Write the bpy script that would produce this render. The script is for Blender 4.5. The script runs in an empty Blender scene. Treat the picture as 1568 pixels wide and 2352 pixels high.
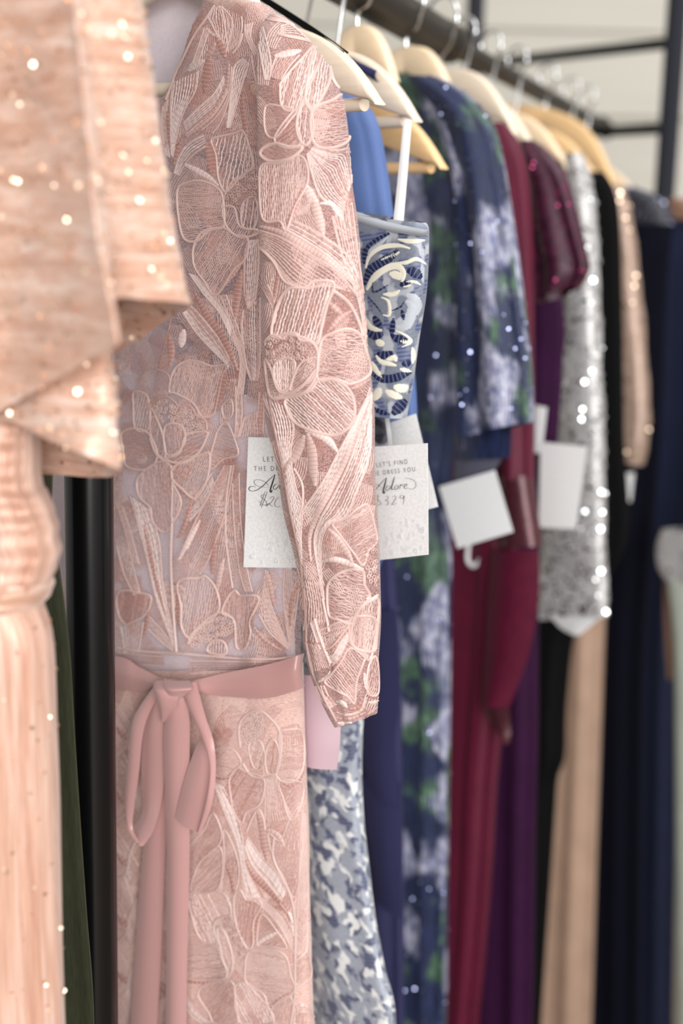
import bpy, math, random
from math import sin, cos, pi, radians
from mathutils import Vector, Matrix, noise
from mathutils.bvhtree import BVHTree

random.seed(7)
sc = bpy.context.scene
COL = sc.collection

# ------------------------------------------------------------------ camera
FPX = 3267.0                       # 50 mm lens on a 36 mm tall frame of 2352 px
CAM_H = 1.70
CAM = Vector((0, 0, CAM_H))
PITCH, ROLL = radians(10.97), radians(1.41)
f0 = Vector((0, cos(PITCH), -sin(PITCH)))
r0 = Vector((1, 0, 0))
u0 = r0.cross(f0).normalized()
CR = (r0 * cos(ROLL) + u0 * sin(ROLL)).normalized()
CU = (u0 * cos(ROLL) - r0 * sin(ROLL)).normalized()
cam_d = bpy.data.cameras.new('camera')
cam = bpy.data.objects.new('camera', cam_d)
COL.objects.link(cam)
cam.matrix_world = Matrix(((CR.x, CU.x, -f0.x, 0), (CR.y, CU.y, -f0.y, 0), (CR.z, CU.z, -f0.z, CAM_H), (0, 0, 0, 1)))
cam_d.sensor_fit = 'VERTICAL'
cam_d.sensor_height = 36
cam_d.lens = 50
cam_d.clip_start = 0.02
cam_d.dof.use_dof = True
cam_d.dof.focus_distance = 1.105
cam_d.dof.aperture_fstop = 3.3
sc.camera = cam

# ------------------------------------------------------------------ light
sc.view_settings.view_transform = 'Standard'
sc.view_settings.look = 'None'
sc.view_settings.gamma = 1
sc.view_settings.exposure = 0.34
world = bpy.data.worlds.new('room_light')
sc.world = world
world.use_nodes = True
wb = world.node_tree.nodes['Background']
wb.inputs[0].default_value = (1.0, 0.97, 0.94, 1)
wb.inputs[1].default_value = 0.40


def area(name, loc, target, size, energy, col=(1, 1, 1)):
    l = bpy.data.lights.new(name, 'AREA')
    l.shape = 'RECTANGLE'
    l.size, l.size_y = size
    l.energy = energy
    l.color = col
    o = bpy.data.objects.new(name, l)
    COL.objects.link(o)
    o.location = loc
    o.rotation_euler = (Vector(target) - Vector(loc)).to_track_quat('-Z', 'Y').to_euler()
    return o


area('added_front_light', (0.55, -3.4, 2.25), (0.0, 1.5, 1.3), (2.4, 2.2), 200, (1, .99, .975))  # soft light added behind the camera to brighten front faces; no known window
area('added_front_light', (2.4, -2.4, 2.4), (0.3, 1.6, 1.3), (2.0, 1.8), 38, (1, .985, .96))  # second added light, from the right, brightens the sleeve side
area('added_overhead_light', (1.1, 1.2, 3.5), (0.5, 1.9, 1.2), (1.6, 1.2), 30, (1, .985, .96))  # area light added overhead; no known fitting
area('added_overhead_light', (1.6, 3.2, 3.4), (1.0, 4.5, 1.8), (1.5, 1.0), 13, (1, .98, .95))  # added overhead light aimed at the back wall to brighten it

# ------------------------------------------------------------------ node helpers
def C(r, g, b):
    f = lambda v: (v / 255 / 12.92) if v <= 10.3 else ((v / 255 + .055) / 1.055) ** 2.4
    return (f(r), f(g), f(b), 1)


class M:
    def __init__(s, name):
        s.m = bpy.data.materials.new(name)
        s.m.use_nodes = True
        s.t = s.m.node_tree
        s.b = s.t.nodes['Principled BSDF']
        s.o = s.t.nodes['Material Output']

    def n(s, typ, **kw):
        x = s.t.nodes.new('ShaderNode' + typ)
        for k, v in kw.items():
            if k[0] == 'i' and k[1:].isdigit():
                s.set(x.inputs[int(k[1:])], v)
            elif k.startswith('I_'):
                s.set(x.inputs[k[2:].replace('_', ' ')], v)
            else:
                setattr(x, k, v)
        return x

    def set(s, inp, v):
        if isinstance(v, bpy.types.NodeSocket):
            s.t.links.new(v, inp)
        elif isinstance(v, bpy.types.Node):
            s.t.links.new(v.outputs[0], inp)
        else:
            inp.default_value = v

    def p(s, **kw):
        for k, v in kw.items():
            s.set(s.b.inputs[k.replace('_', ' ')], v)
        return s

    def uv(s, scale=(1, 1, 1), rot=(0, 0, 0)):
        t = s.n('TexCoord')
        return s.n('Mapping', I_Vector=t.outputs['UV'], I_Scale=scale, I_Rotation=rot)

    def noise(s, vec, scale=1, detail=3, rough=.5, dist=0):
        return s.n('TexNoise', I_Vector=vec, I_Scale=scale, I_Detail=detail, I_Roughness=rough, I_Distortion=dist)

    def ramp(s, fac, stops, interp='LINEAR'):
        r = s.n('ValToRGB', i0=fac)
        r.color_ramp.interpolation = interp
        e = r.color_ramp.elements
        while len(e) < len(stops):
            e.new(0.5)
        for k, (pos, c) in enumerate(stops):
            e[k].position = pos
            e[k].color = c if isinstance(c, tuple) else (c, c, c, 1)
        return r

    def mix(s, fac, a, b, blend='MIX'):
        x = s.n('Mix', data_type='RGBA', blend_type=blend)
        s.set(x.inputs[0], fac)
        s.set(x.inputs[6], a)
        s.set(x.inputs[7], b)
        return x.outputs[2]

    def bump(s, h, strength=.3, dist=.001):
        b = s.n('Bump', I_Strength=strength, I_Distance=dist, I_Height=h)
        s.set(s.b.inputs['Normal'], b)
        return b


def fabric(name, col, rough=.75, sheen=.25, weave=900, streak=None, var=.12, bump=.25, metal=0, spec=.3):
    m = M(name)
    v = m.uv()
    big = m.noise(v, 14, 3)
    sc_ = streak or (weave, weave, weave)
    w = m.noise(m.uv(sc_), 1, 2)
    dark = tuple(c * (1 - var * 2.2) for c in col[:3]) + (1,)
    lite = tuple(min(1, c * (1 + var)) for c in col[:3]) + (1,)
    c1 = m.mix(w.outputs[0], dark, lite)
    c2 = m.mix(m.ramp(big, [(.3, .82), (.7, 1.0)]), (0, 0, 0, 1), c1)
    m.p(Base_Color=c2, Roughness=rough, Sheen_Weight=sheen, Metallic=metal, Specular_IOR_Level=spec)
    m.set(m.b.inputs['Sheen Tint'], lite)
    m.bump(w.outputs[0], bump, .0008)
    return m.m


def satin(name, col, rough=.34):
    m = M(name)
    w = m.noise(m.uv((500, 1800, 1)), 1, 2)
    m.p(Base_Color=m.mix(w.outputs[0], tuple(c * .93 for c in col[:3]) + (1,), col), Roughness=rough, Specular_IOR_Level=.55,
        Sheen_Weight=.15, Anisotropic=.5)
    m.bump(w.outputs[0], .08, .0003)
    return m.m


def plain(name, col, rough=.5, metal=0, spec=.5):
    return M(name).p(Base_Color=col, Roughness=rough, Metallic=metal, Specular_IOR_Level=spec).m


def tulle(name, col, dark, scale, lo, hi, amin):
    """see-through embroidered net: tiny threads with holes between them"""
    m = M(name)
    v = m.uv()
    a = m.noise(v, scale, 3, .65)
    b = m.noise(v, 45, 2)
    st = m.noise(m.uv((260, 1300, 1)), 1, 2)
    c = m.mix(m.ramp(st, [(.35, 0.0), (.65, 1.0)]), dark, col)
    al = m.ramp(a, [(lo, amin), (hi, 1.0)])
    m.p(Base_Color=c, Roughness=.6, Sheen_Weight=.3, Alpha=al, Specular_IOR_Level=.3)
    m.bump(m.mix(.5, a.outputs[0], st.outputs[0]), .5, .0008)
    return m.m


def wood(name, col):
    m = M(name)
    w = m.noise(m.uv((220, 12, 12)), 1, 4)
    dk = tuple(c * .78 for c in col[:3]) + (1,)
    m.p(Base_Color=m.mix(w.outputs[0], dk, col), Roughness=.38, Specular_IOR_Level=.4)
    return m.m


def lame(name, c_lo, c_mid, c_hi, sx, sy):
    """crinkled metallic organza"""
    m = M(name)
    st = m.noise(m.uv((sx, sy, 1)), 1, 4, .6, .6)
    fl = m.noise(m.uv((sx * 6, sy * 3, 1)), 1, 2)
    h = m.mix(.35, st.outputs[0], fl.outputs[0])  # crinkle height also drives colour: streak highlights are painted in
    m.p(Base_Color=m.ramp(h, [(.3, c_lo), (.5, c_mid), (.68, c_hi)]), Roughness=.38, Metallic=.15, Sheen_Weight=.3,
        Specular_IOR_Level=.6)
    m.bump(h, .9, .004)
    return m.m


def floral(name):
    m = M(name)
    v = m.uv((1, .75, 1))
    warp = m.noise(m.uv((420, 22, 1)), 1, 3)
    vv = m.n('VectorMath', operation='ADD', i0=v, i1=m.n('VectorMath', operation='SCALE', i0=warp.outputs['Color'], I_Scale=.022))
    f1 = m.noise(m.n('Mapping', I_Vector=vv, I_Location=(1.35, .62, 0)), 14, 2, .5)
    f2 = m.noise(m.n('Mapping', I_Vector=vv, I_Location=(3.1, 7.7, 0)), 17, 2, .5)
    f3 = m.ramp(m.noise(m.n('Mapping', I_Vector=vv, I_Location=(9.1, 1.7, 0)), 95, 2, .6), [(.35, 0.0), (.65, 1.0)])
    streak = m.noise(m.uv((900, 26, 1)), 1, 3, .6)
    navy = m.mix(streak.outputs[0], C(8, 11, 30), C(40, 56, 104))
    lil = m.mix(f3.outputs[0], C(84, 92, 136), C(206, 206, 226))
    grn = m.mix(f3.outputs[0], C(30, 52, 50), C(96, 132, 104))
    a = m.mix(m.ramp(f2, [(.53, 0.0), (.58, 1.0)]), navy, grn)
    b = m.mix(m.ramp(f1, [(.53, 0.0), (.58, 1.0)]), a, lil)
    c = m.mix(m.ramp(streak, [(.36, .2), (.58, 1.0)]), C(8, 11, 28), b)
    m.p(Base_Color=c, Roughness=.45, Sheen_Weight=.04, Specular_IOR_Level=.45)
    m.bump(streak.outputs[0], .6, .0015)
    return m.m


def jacquard(name, base, navy, cream, s=1.0, thr=0.0):
    m = M(name)
    v = m.uv()
    warp = m.noise(v, 28 * s, 2)
    vv = m.n('VectorMath', operation='ADD', i0=v, i1=m.n('VectorMath', operation='SCALE', i0=warp.outputs['Color'], I_Scale=.05 / s))
    f1 = m.noise(vv, 42 * s, 1.2, .4)
    f2 = m.noise(m.n('Mapping', I_Vector=vv, I_Location=(5, 3, 0), I_Scale=(1, .7, 1)), 46 * s, 1, .4)
    rib = m.n('TexWave', I_Vector=m.uv((1, 1, 1), (0, 0, radians(8))), I_Scale=90, wave_type='BANDS', bands_direction='Y')
    nv = m.mix(m.ramp(rib, [(.35, 0.0), (.6, 1.0)]), navy, tuple(c * 1.9 for c in navy[:3]) + (1,))
    bs = m.mix(m.noise(v, 320, 2).outputs[0], tuple(c * .7 for c in base[:3]) + (1,), tuple(c * 1.15 for c in base[:3]) + (1,))
    a = m.mix(m.ramp(f1, [(.51 + thr, 0.0), (.58 + thr, 1.0)]), bs, nv)
    c = m.mix(m.ramp(f2, [(.53, 0.0), (.60, 1.0)]), a, cream)
    m.p(Base_Color=c, Roughness=.5, Specular_IOR_Level=.5, Sheen_Weight=.2)
    m.bump(rib.outputs[0], .15, .0005)
    return m.m


def sequin_mat(name, col, rough=.12):
    return plain(name, col, rough, 1.0)


MAT = dict(
    thread_light=fabric('thread_light', C(216, 186, 179), .42, .35, 2200, None, .06, .15, 0, .5),
    thread_mid=fabric('thread_mid', C(200, 163, 156), .45, .35, 2200, None, .07, .15, 0, .5),
    thread_dark=fabric('thread_dark', C(182, 134, 124), .45, .35, 2200, None, .07, .15, 0, .5),
    thread_white=fabric('thread_white', C(228, 206, 201), .4, .35, 2200, None, .05, .15, 0, .5),
    net_sleeve=tulle('net_sleeve', C(196, 156, 148), C(154, 116, 111), 900, .42, .55, .28),
    net_chest=tulle('net_chest', C(202, 164, 158), C(158, 120, 118), 900, .42, .56, .25),
    net_bodice=tulle('net_bodice', C(214, 184, 182), C(182, 148, 148), 900, .46, .68, .05),
    lace_skirt=tulle('lace_skirt', C(222, 188, 178), C(188, 150, 142), 800, .30, .42, .75),
    lilac_lining=fabric('lilac_lining', C(232, 220, 228), .35, .3, 300, None, .05, .1),
    mauve_sash=satin('mauve_sash', C(188, 160, 170), .5),
    rose_satin=satin('rose_satin', C(192, 147, 144), .24),
    peach_sleeve=lame('peach_sleeve', C(178, 128, 104), C(204, 163, 142), C(229, 204, 191), 8, 75),
    peach_skirt=lame('peach_skirt', C(174, 124, 102), C(200, 158, 138), C(224, 196, 183), 90, 5),
    peach_fleck=plain('peach_fleck', C(255, 226, 200), .36, 1.0),
    green_velvet=fabric('green_velvet', C(44, 48, 28), .8, .8, 700, (700, 60, 1), .3, .3),
    cornflower=fabric('cornflower', C(92, 116, 170), .6, .3, 800),
    slate_jacquard=jacquard('slate_jacquard', C(120, 127, 142), C(72, 80, 108), C(168, 172, 180), 1.3),
    skirt_jacquard=jacquard('skirt_jacquard', C(148, 154, 166), C(66, 71, 92), C(208, 210, 210), 1.8),
    dark_mesh=jacquard('dark_mesh', C(70, 72, 82), C(16, 18, 30), C(140, 138, 150), 1.3),
    jac_cream=fabric('jac_cream', C(236, 232, 214), .4, .3, 1500, None, .06, .2, 0, .5),
    jac_navy=fabric('jac_navy', C(30, 38, 76), .5, .2, 1500, (20, 900, 1), .35, .4),
    jac_line=fabric('jac_line', C(92, 102, 136), .5, .2, 1500),
    jac_pale=fabric('jac_pale', C(186, 192, 200), .45, .3, 1500, None, .08, .2),
    indigo=fabric('indigo', C(46, 46, 84), .75, .12, 900),
    navy_scallop=fabric('navy_scallop', C(38, 42, 84), .6, .3, 900),
    floral_sequin=floral('floral_sequin'),
    grey_lining=fabric('grey_lining', C(92, 92, 108), .6, .1, 600),
    burgundy=fabric('burgundy', C(92, 13, 44), .6, .06, 700, (500, 60, 1), .2),
    burgundy_bead=fabric('burgundy_bead', C(92, 40, 50), .35, .1, 300, (120, 420, 1), .45, .9, .3, .8),
    plum=fabric('plum', C(50, 14, 50), .7, .03, 700, (500, 60, 1), .2, .25, 0, .12),
    plum_lace=fabric('plum_lace', C(64, 14, 42), .5, .08, 70, None, .7, .8, .1, .5),
    black_crepe=fabric('black_crepe', C(10, 10, 11), .8, .03, 900, None, .12, .25, 0, .1),
    silver_ground=fabric('silver_ground', C(204, 202, 202), .4, .2, 260, None, .3, .7, .25, .7),
    silver_sequin=sequin_mat('silver_sequin', C(226, 226, 228), .12),
    gold_sequin_ground=fabric('gold_sequin_ground', C(184, 156, 140), .45, .2, 260, None, .25, .6, .3, .7),
    gold_sequin=sequin_mat('gold_sequin', C(236, 210, 184), .2),
    tan_satin=fabric('tan_satin', C(176, 146, 126), .55, .15, 700),
    navy_black=fabric('navy_black', C(11, 12, 26), .8, .04, 900, None, .12, .25, 0, .1),
    navy_lace=fabric('navy_lace', C(30, 32, 44), .5, .15, 90, None, .6, .9, .1, .7),
    navy_plain=fabric('navy_plain', C(36, 44, 74), .7, .12, 900),
    nude_mesh=fabric('nude_mesh', C(150, 116, 98), .6, .1, 600),
    sage=fabric('sage', C(186, 194, 182), .6, .3, 700),
    blue_sequin=sequin_mat('blue_sequin', C(110, 120, 220), .15),
    dark_sequin=sequin_mat('dark_sequin', C(150, 156, 190), .2),
    wine_sequin=sequin_mat('wine_sequin', C(170, 70, 110), .25),
    beech=wood('beech', C(244, 218, 184)),
    beech_pale=wood('beech_pale', C(240, 222, 200)),
    beech_gold=wood('beech_gold', C(238, 198, 146)),
    chrome=plain('chrome', C(230, 232, 234), .12, 1.0),
    black_metal=plain('black_metal', C(9, 9, 11), .24, 0, .45),
    grey_metal=plain('grey_metal', C(40, 42, 50), .5, 0, .25),
    rung_metal=plain('rung_metal', C(12, 20, 16), .5, 0, .2),
    bronze_rail=plain('bronze_rail', C(30, 24, 18), .42, .0, .18),
    white_ribbon=satin('white_ribbon', C(236, 236, 238), .5),
    ink=plain('ink', C(48, 54, 52), .6),
    pen_ink=plain('pen_ink', C(92, 92, 100), .6),
    print_grey=plain('print_grey', C(226, 226, 228), .7),
)


def card_mat():
    m = M('card')
    t = m.noise(m.uv((1, 1, 1)), 380, 2)
    m.p(Base_Color=m.mix(m.ramp(t, [(.4, 0.0), (.6, 1.0)]), C(236, 236, 236), C(246, 246, 246)), Roughness=.6)
    return m.m


MAT['card'] = card_mat()


def wall_mat():
    m = M('painted_boards')
    g = m.n('TexCoord')
    nz = m.noise(m.n('Mapping', I_Vector=g.outputs['Object'], I_Scale=(1.2, 1.2, 10)), 1.5, 3)
    m.p(Base_Color=m.mix(nz.outputs[0], C(190, 186, 176), C(204, 200, 190)), Roughness=.7)
    return m.m


def floor_mat():
    m = M('floor_boards')
    g = m.n('TexCoord')
    nz = m.noise(m.n('Mapping', I_Vector=g.outputs['Object'], I_Scale=(2, 14, 2)), 3, 4)
    m.p(Base_Color=m.mix(nz.outputs[0], C(96, 84, 74), C(140, 126, 112)), Roughness=.5)
    return m.m


# ------------------------------------------------------------------ geometry helpers
def ray(px, py):
    return (CR * ((px - 784) / FPX) + CU * ((1176 - py) / FPX) + f0).normalized()


def at_depth(px, py, Y):
    r = ray(px, py)
    return CAM + r * (Y / r.y)


class Geo:
    def __init__(s):
        s.v, s.f, s.uv, s.mi, s.mats = [], [], [], [], []

    def mat(s, key):
        if key not in s.mats:
            s.mats.append(key)
        return s.mats.index(key)

    def add(s, verts, faces, key, uvs=None):
        o = len(s.v)
        s.v.extend(verts)
        s.uv.extend(uvs if uvs else [(v.x + v.y * .5, v.z) for v in verts])
        k = s.mat(key)
        for f in faces:
            s.f.append(tuple(i + o for i in f))
            s.mi.append(k)

    def grid(s, rows, key, uvs=None, close=False):
        n, m = len(rows), len(rows[0])
        vs = [p for r in rows for p in r]
        fs = []
        for i in range(n - 1):
            for j in range(m - 1 if not close else m):
                j2 = (j + 1) % m
                fs.append((i * m + j, i * m + j2, (i + 1) * m + j2, (i + 1) * m + j))
        s.add(vs, fs, key, uvs)

    def tube(s, pts, r, key, n=10, cap=True):
        rows = []
        rr = r if isinstance(r, (list, tuple)) else [r] * len(pts)
        up = Vector((0, 0, 1))
        prev = None
        for i, p in enumerate(pts):
            t = (pts[min(i + 1, len(pts) - 1)] - pts[max(i - 1, 0)]).normalized()
            if prev is None:
                a = t.cross(up if abs(t.z) < .9 else Vector((1, 0, 0))).normalized()
            else:
                a = (prev - t * prev.dot(t)).normalized()
            prev = a
            b = t.cross(a)
            rows.append([p + (a * cos(2 * pi * k / n) + b * sin(2 * pi * k / n)) * rr[i] for k in range(n)])
        L = 0
        uvs = []
        for i, p in enumerate(pts):
            if i:
                L += (p - pts[i - 1]).length
            uvs += [(k / n * .06, L) for k in range(n)]
        s.grid(rows, key, uvs, close=True)
        if cap:
            for row, rev in ((rows[0], True), (rows[-1], False)):
                s.add(row, [tuple(reversed(range(n))) if rev else tuple(range(n))], key)

    def box(s, c, ax, ay, az, key):
        vs = [c + ax * i + ay * j + az * k for i in (-1, 1) for j in (-1, 1) for k in (-1, 1)]
        s.add(vs, [(0, 1, 3, 2), (4, 6, 7, 5), (0, 4, 5, 1), (2, 3, 7, 6), (0, 2, 6, 4), (1, 5, 7, 3)], key)

    def build(s, name, parent=None, smooth=True, label=None):
        me = bpy.data.meshes.new(name)
        org = Vector(parent.get('_org', (0, 0, 0))) if parent else Vector((0, 0, 0))
        me.from_pydata([v - org for v in s.v], [], s.f)
        for k in s.mats:
            me.materials.append(MAT[k])
        me.polygons.foreach_set('material_index', s.mi)
        me.polygons.foreach_set('use_smooth', [smooth] * len(s.f))
        ul = me.uv_layers.new(name='UVMap')
        flat = []
        for l in me.loops:
            flat += s.uv[l.vertex_index]
        ul.data.foreach_set('uv', flat)
        me.update()
        o = bpy.data.objects.new(name, me)
        COL.objects.link(o)
        if parent:
            o.parent = parent
            o['_org'] = tuple(org)
        if label:
            o['label'] = label
        return o

    def bvh(s):
        return BVHTree.FromPolygons([tuple(v) for v in s.v], s.f)


def thing(name, loc, label, cat, group=None):
    o = bpy.data.objects.new(name, None)
    o.empty_display_size = .05
    COL.objects.link(o)
    o.location = loc
    o['_org'] = tuple(loc)
    o['label'] = label
    o['category'] = cat
    if group:
        o['group'] = group
    return o


def tag(o, label, cat, group=None):
    o['label'] = label
    o['category'] = cat
    if group:
        o['group'] = group
    return o


def catmull(pts, sub, closed=False):
    """pts: tuples of any length"""
    n = len(pts)
    out = []
    rng = n if closed else n - 1
    for i in range(rng):
        if closed:
            p0, p1, p2, p3 = pts[i - 1], pts[i], pts[(i + 1) % n], pts[(i + 2) % n]
        else:
            p0, p1, p2, p3 = pts[max(i - 1, 0)], pts[i], pts[i + 1], pts[min(i + 2, n - 1)]
        for k in range(sub):
            t = k / sub
            out.append(tuple(.5 * ((2 * b) + (-a + c) * t + (2 * a - 5 * b + 4 * c - d) * t * t + (-a + 3 * b - 3 * c + d) * t ** 3)
                             for a, b, c, d in zip(p0, p1, p2, p3)))
    if not closed:
        out.append(tuple(pts[-1]))
    return out


def resample(pts, n):
    L = [0]
    for a, b in zip(pts, pts[1:]):
        L.append(L[-1] + math.dist(a, b))
    tot = L[-1] or 1e-9
    out, k = [], 0
    for i in range(n):
        d = tot * i / (n - 1)
        while k < len(L) - 2 and L[k + 1] < d:
            k += 1
        seg = (L[k + 1] - L[k]) or 1e-9
        t = min(max((d - L[k]) / seg, 0), 1)
        out.append(tuple(a + (b - a) * t for a, b in zip(pts[k], pts[k + 1])))
    return out


# ------------------------------------------------------------------ the rail and the hanging planes
RAIL_Z = CAM_H + .285


def rail(Y):
    return Vector((.084 + .36 * (Y - 1.88), Y, RAIL_Z))


class Plane:
    """the vertical plane in which one garment hangs; u runs along its hanger, w towards the front"""
    def __init__(s, Yr, d):
        s.P = rail(Yr)
        s.d = Vector((d[0], d[1], 0)).normalized()
        s.n = Vector((s.d.y, -s.d.x, 0))

    def hit(s, px, py, w=0):
        r = ray(px, py)
        o = s.P + s.n * w
        return CAM + r * ((o - CAM).dot(s.n) / r.dot(s.n))

    def uz(s, px, py, w=0):
        p = s.hit(px, py, w)
        return (p - s.P).dot(s.d), p.z

    def pt(s, u, w, z):
        q = s.P + s.d * u + s.n * w
        q.z = z
        return q


D_FAR = (.66, -.75)
D_PINK = (.80, -.60)
D_NEAR = (.94, -.34)


def R_mid(rows):
    return sum(r[1] + r[2] for r in rows) / (2 * len(rows))


def loft(g, pl, rows, key, w0=0., b=.02, n=56, m=90, folds=(), arc=(0, 2 * pi), hem=None, e=.85, wr=0., wrf=(30, 12), seed=0,
         fold_top=.15, flare=0.):
    """a piece of a garment as a tube in the plane pl.  rows: (py or (pyL,pyR), pxL, pxR[, w[, b]])"""
    R = []
    for r in rows:
        pyL, pyR = r[0] if isinstance(r[0], tuple) else (r[0], r[0])
        w = w0 if len(r) < 4 or r[3] is None else r[3]
        bb = b if len(r) < 5 else r[4]
        uL, zL = pl.uz(r[1], pyL, w)
        uR, zR = pl.uz(r[2], pyR, w)
        R.append((uL, zL, uR, zR, w, bb))
    if hem is not None:
        a = R[-1]
        c = (a[0] + a[2]) / 2
        h = (a[2] - a[0]) / 2 * (1 + flare)
        h0 = (a[2] - a[0]) / 2
        zm = (a[1] + a[3]) / 2
        for k in range(1, 6):
            t = k / 5
            R.append((c - h0 + (h0 - h) * t, a[1] + (hem - a[1]) * t, c + h0 + (h - h0) * t, a[3] + (hem - a[3]) * t, a[4], a[5] * (1 + flare * t)))
    S = resample(catmull(R, 10), m)
    z0, z1 = S[0][1], S[-1][1]
    side = Vector((-ray(R_mid(rows), 1176).y, ray(R_mid(rows), 1176).x, 0))
    kk = abs(pl.n.dot(side)) / max(.2, abs(pl.d.dot(side)))
    grid, uvs = [], []
    full = abs(arc[1] - arc[0] - 2 * pi) < 1e-6
    for i, (uL, zL, uR, zR, w, bb) in enumerate(S):
        t = i / (m - 1)
        if arc[1] - arc[0] > 6:                        # keep the seen outline where the depth of the tube turns into view
            a = (uR - uL) / 2
            bb = min(bb, .62 * a / max(kk, .1))
            q = 1 - math.sqrt(1 - min(.75, (1.05 * bb * kk / a) ** 2)) if a > 1e-4 else 0
            uL, uR, zL, zR = uL + a * q, uR - a * q, zL + (zR - zL) * q / 2, zR - (zR - zL) * q / 2
        ramp = fold_top + (1 - fold_top) * min(1, t * 1.3)
        row = []
        per = 0
        last = None
        for j in range(n + 1):
            th = arc[0] + (arc[1] - arc[0]) * j / n
            c, s_ = cos(th), sin(th)
            q = math.copysign(abs(c) ** e, c)
            sw = math.copysign(abs(s_) ** e, s_)
            k = (q + 1) / 2
            u = uL + (uR - uL) * k
            z = zL + (zR - zL) * k
            ww = w + bb * sw
            du = 0
            for (amp, fr, ph, dr) in folds:
                o = amp * ramp * sin(fr * th + ph + dr * t)
                ww += o * (.35 + .65 * abs(s_))
                du += o * .3 * c
            if wr:
                nz = noise.noise(Vector((u * wrf[0] + seed * 3.1, z * wrf[1], seed + (1 if s_ > 0 else 2))))
                ww += wr * nz
            p = pl.pt(u + du, ww, z)
            row.append(p)
            if last is not None:
                per += (p - last).length
            last = p
            uvs.append((per + seed * 1.37, z))
        grid.append(row)
    g.grid(grid, key, uvs)
    return g


def sheet(g, pl, left, right, key, ws=None, cols=7, sub=8, bulge=0., thick=.0009):
    """a ribbon or flap between two edges given in the plane pl; ws = depth offset per point"""
    n = len(left)
    ws = ws or [0.] * n
    A = catmull([(x, y, w) for (x, y), w in zip(left, ws)], sub)
    B = catmull([(x, y, w) for (x, y), w in zip(right, ws)], sub)
    for sgn in (0, 1):
        rows, uvs = [], []
        L = 0
        for i, (a, b) in enumerate(zip(A, B)):
            row = []
            for j in range(cols):
                t = j / (cols - 1)
                x, y, w = (p + (q - p) * t for p, q in zip(a, b))
                u, z = pl.uz(x, y, w)
                row.append(pl.pt(u, w + bulge * sin(pi * t) - sgn * thick, z))
            if i:
                L += (row[0] - rows[-1][0]).length
            uvs += [(j / (cols - 1) * .025, L) for j in range(cols)]
            rows.append(row)
        if sgn:
            rows = [list(reversed(r)) for r in rows]
        g.grid(rows, key, uvs)
    return g


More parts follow.
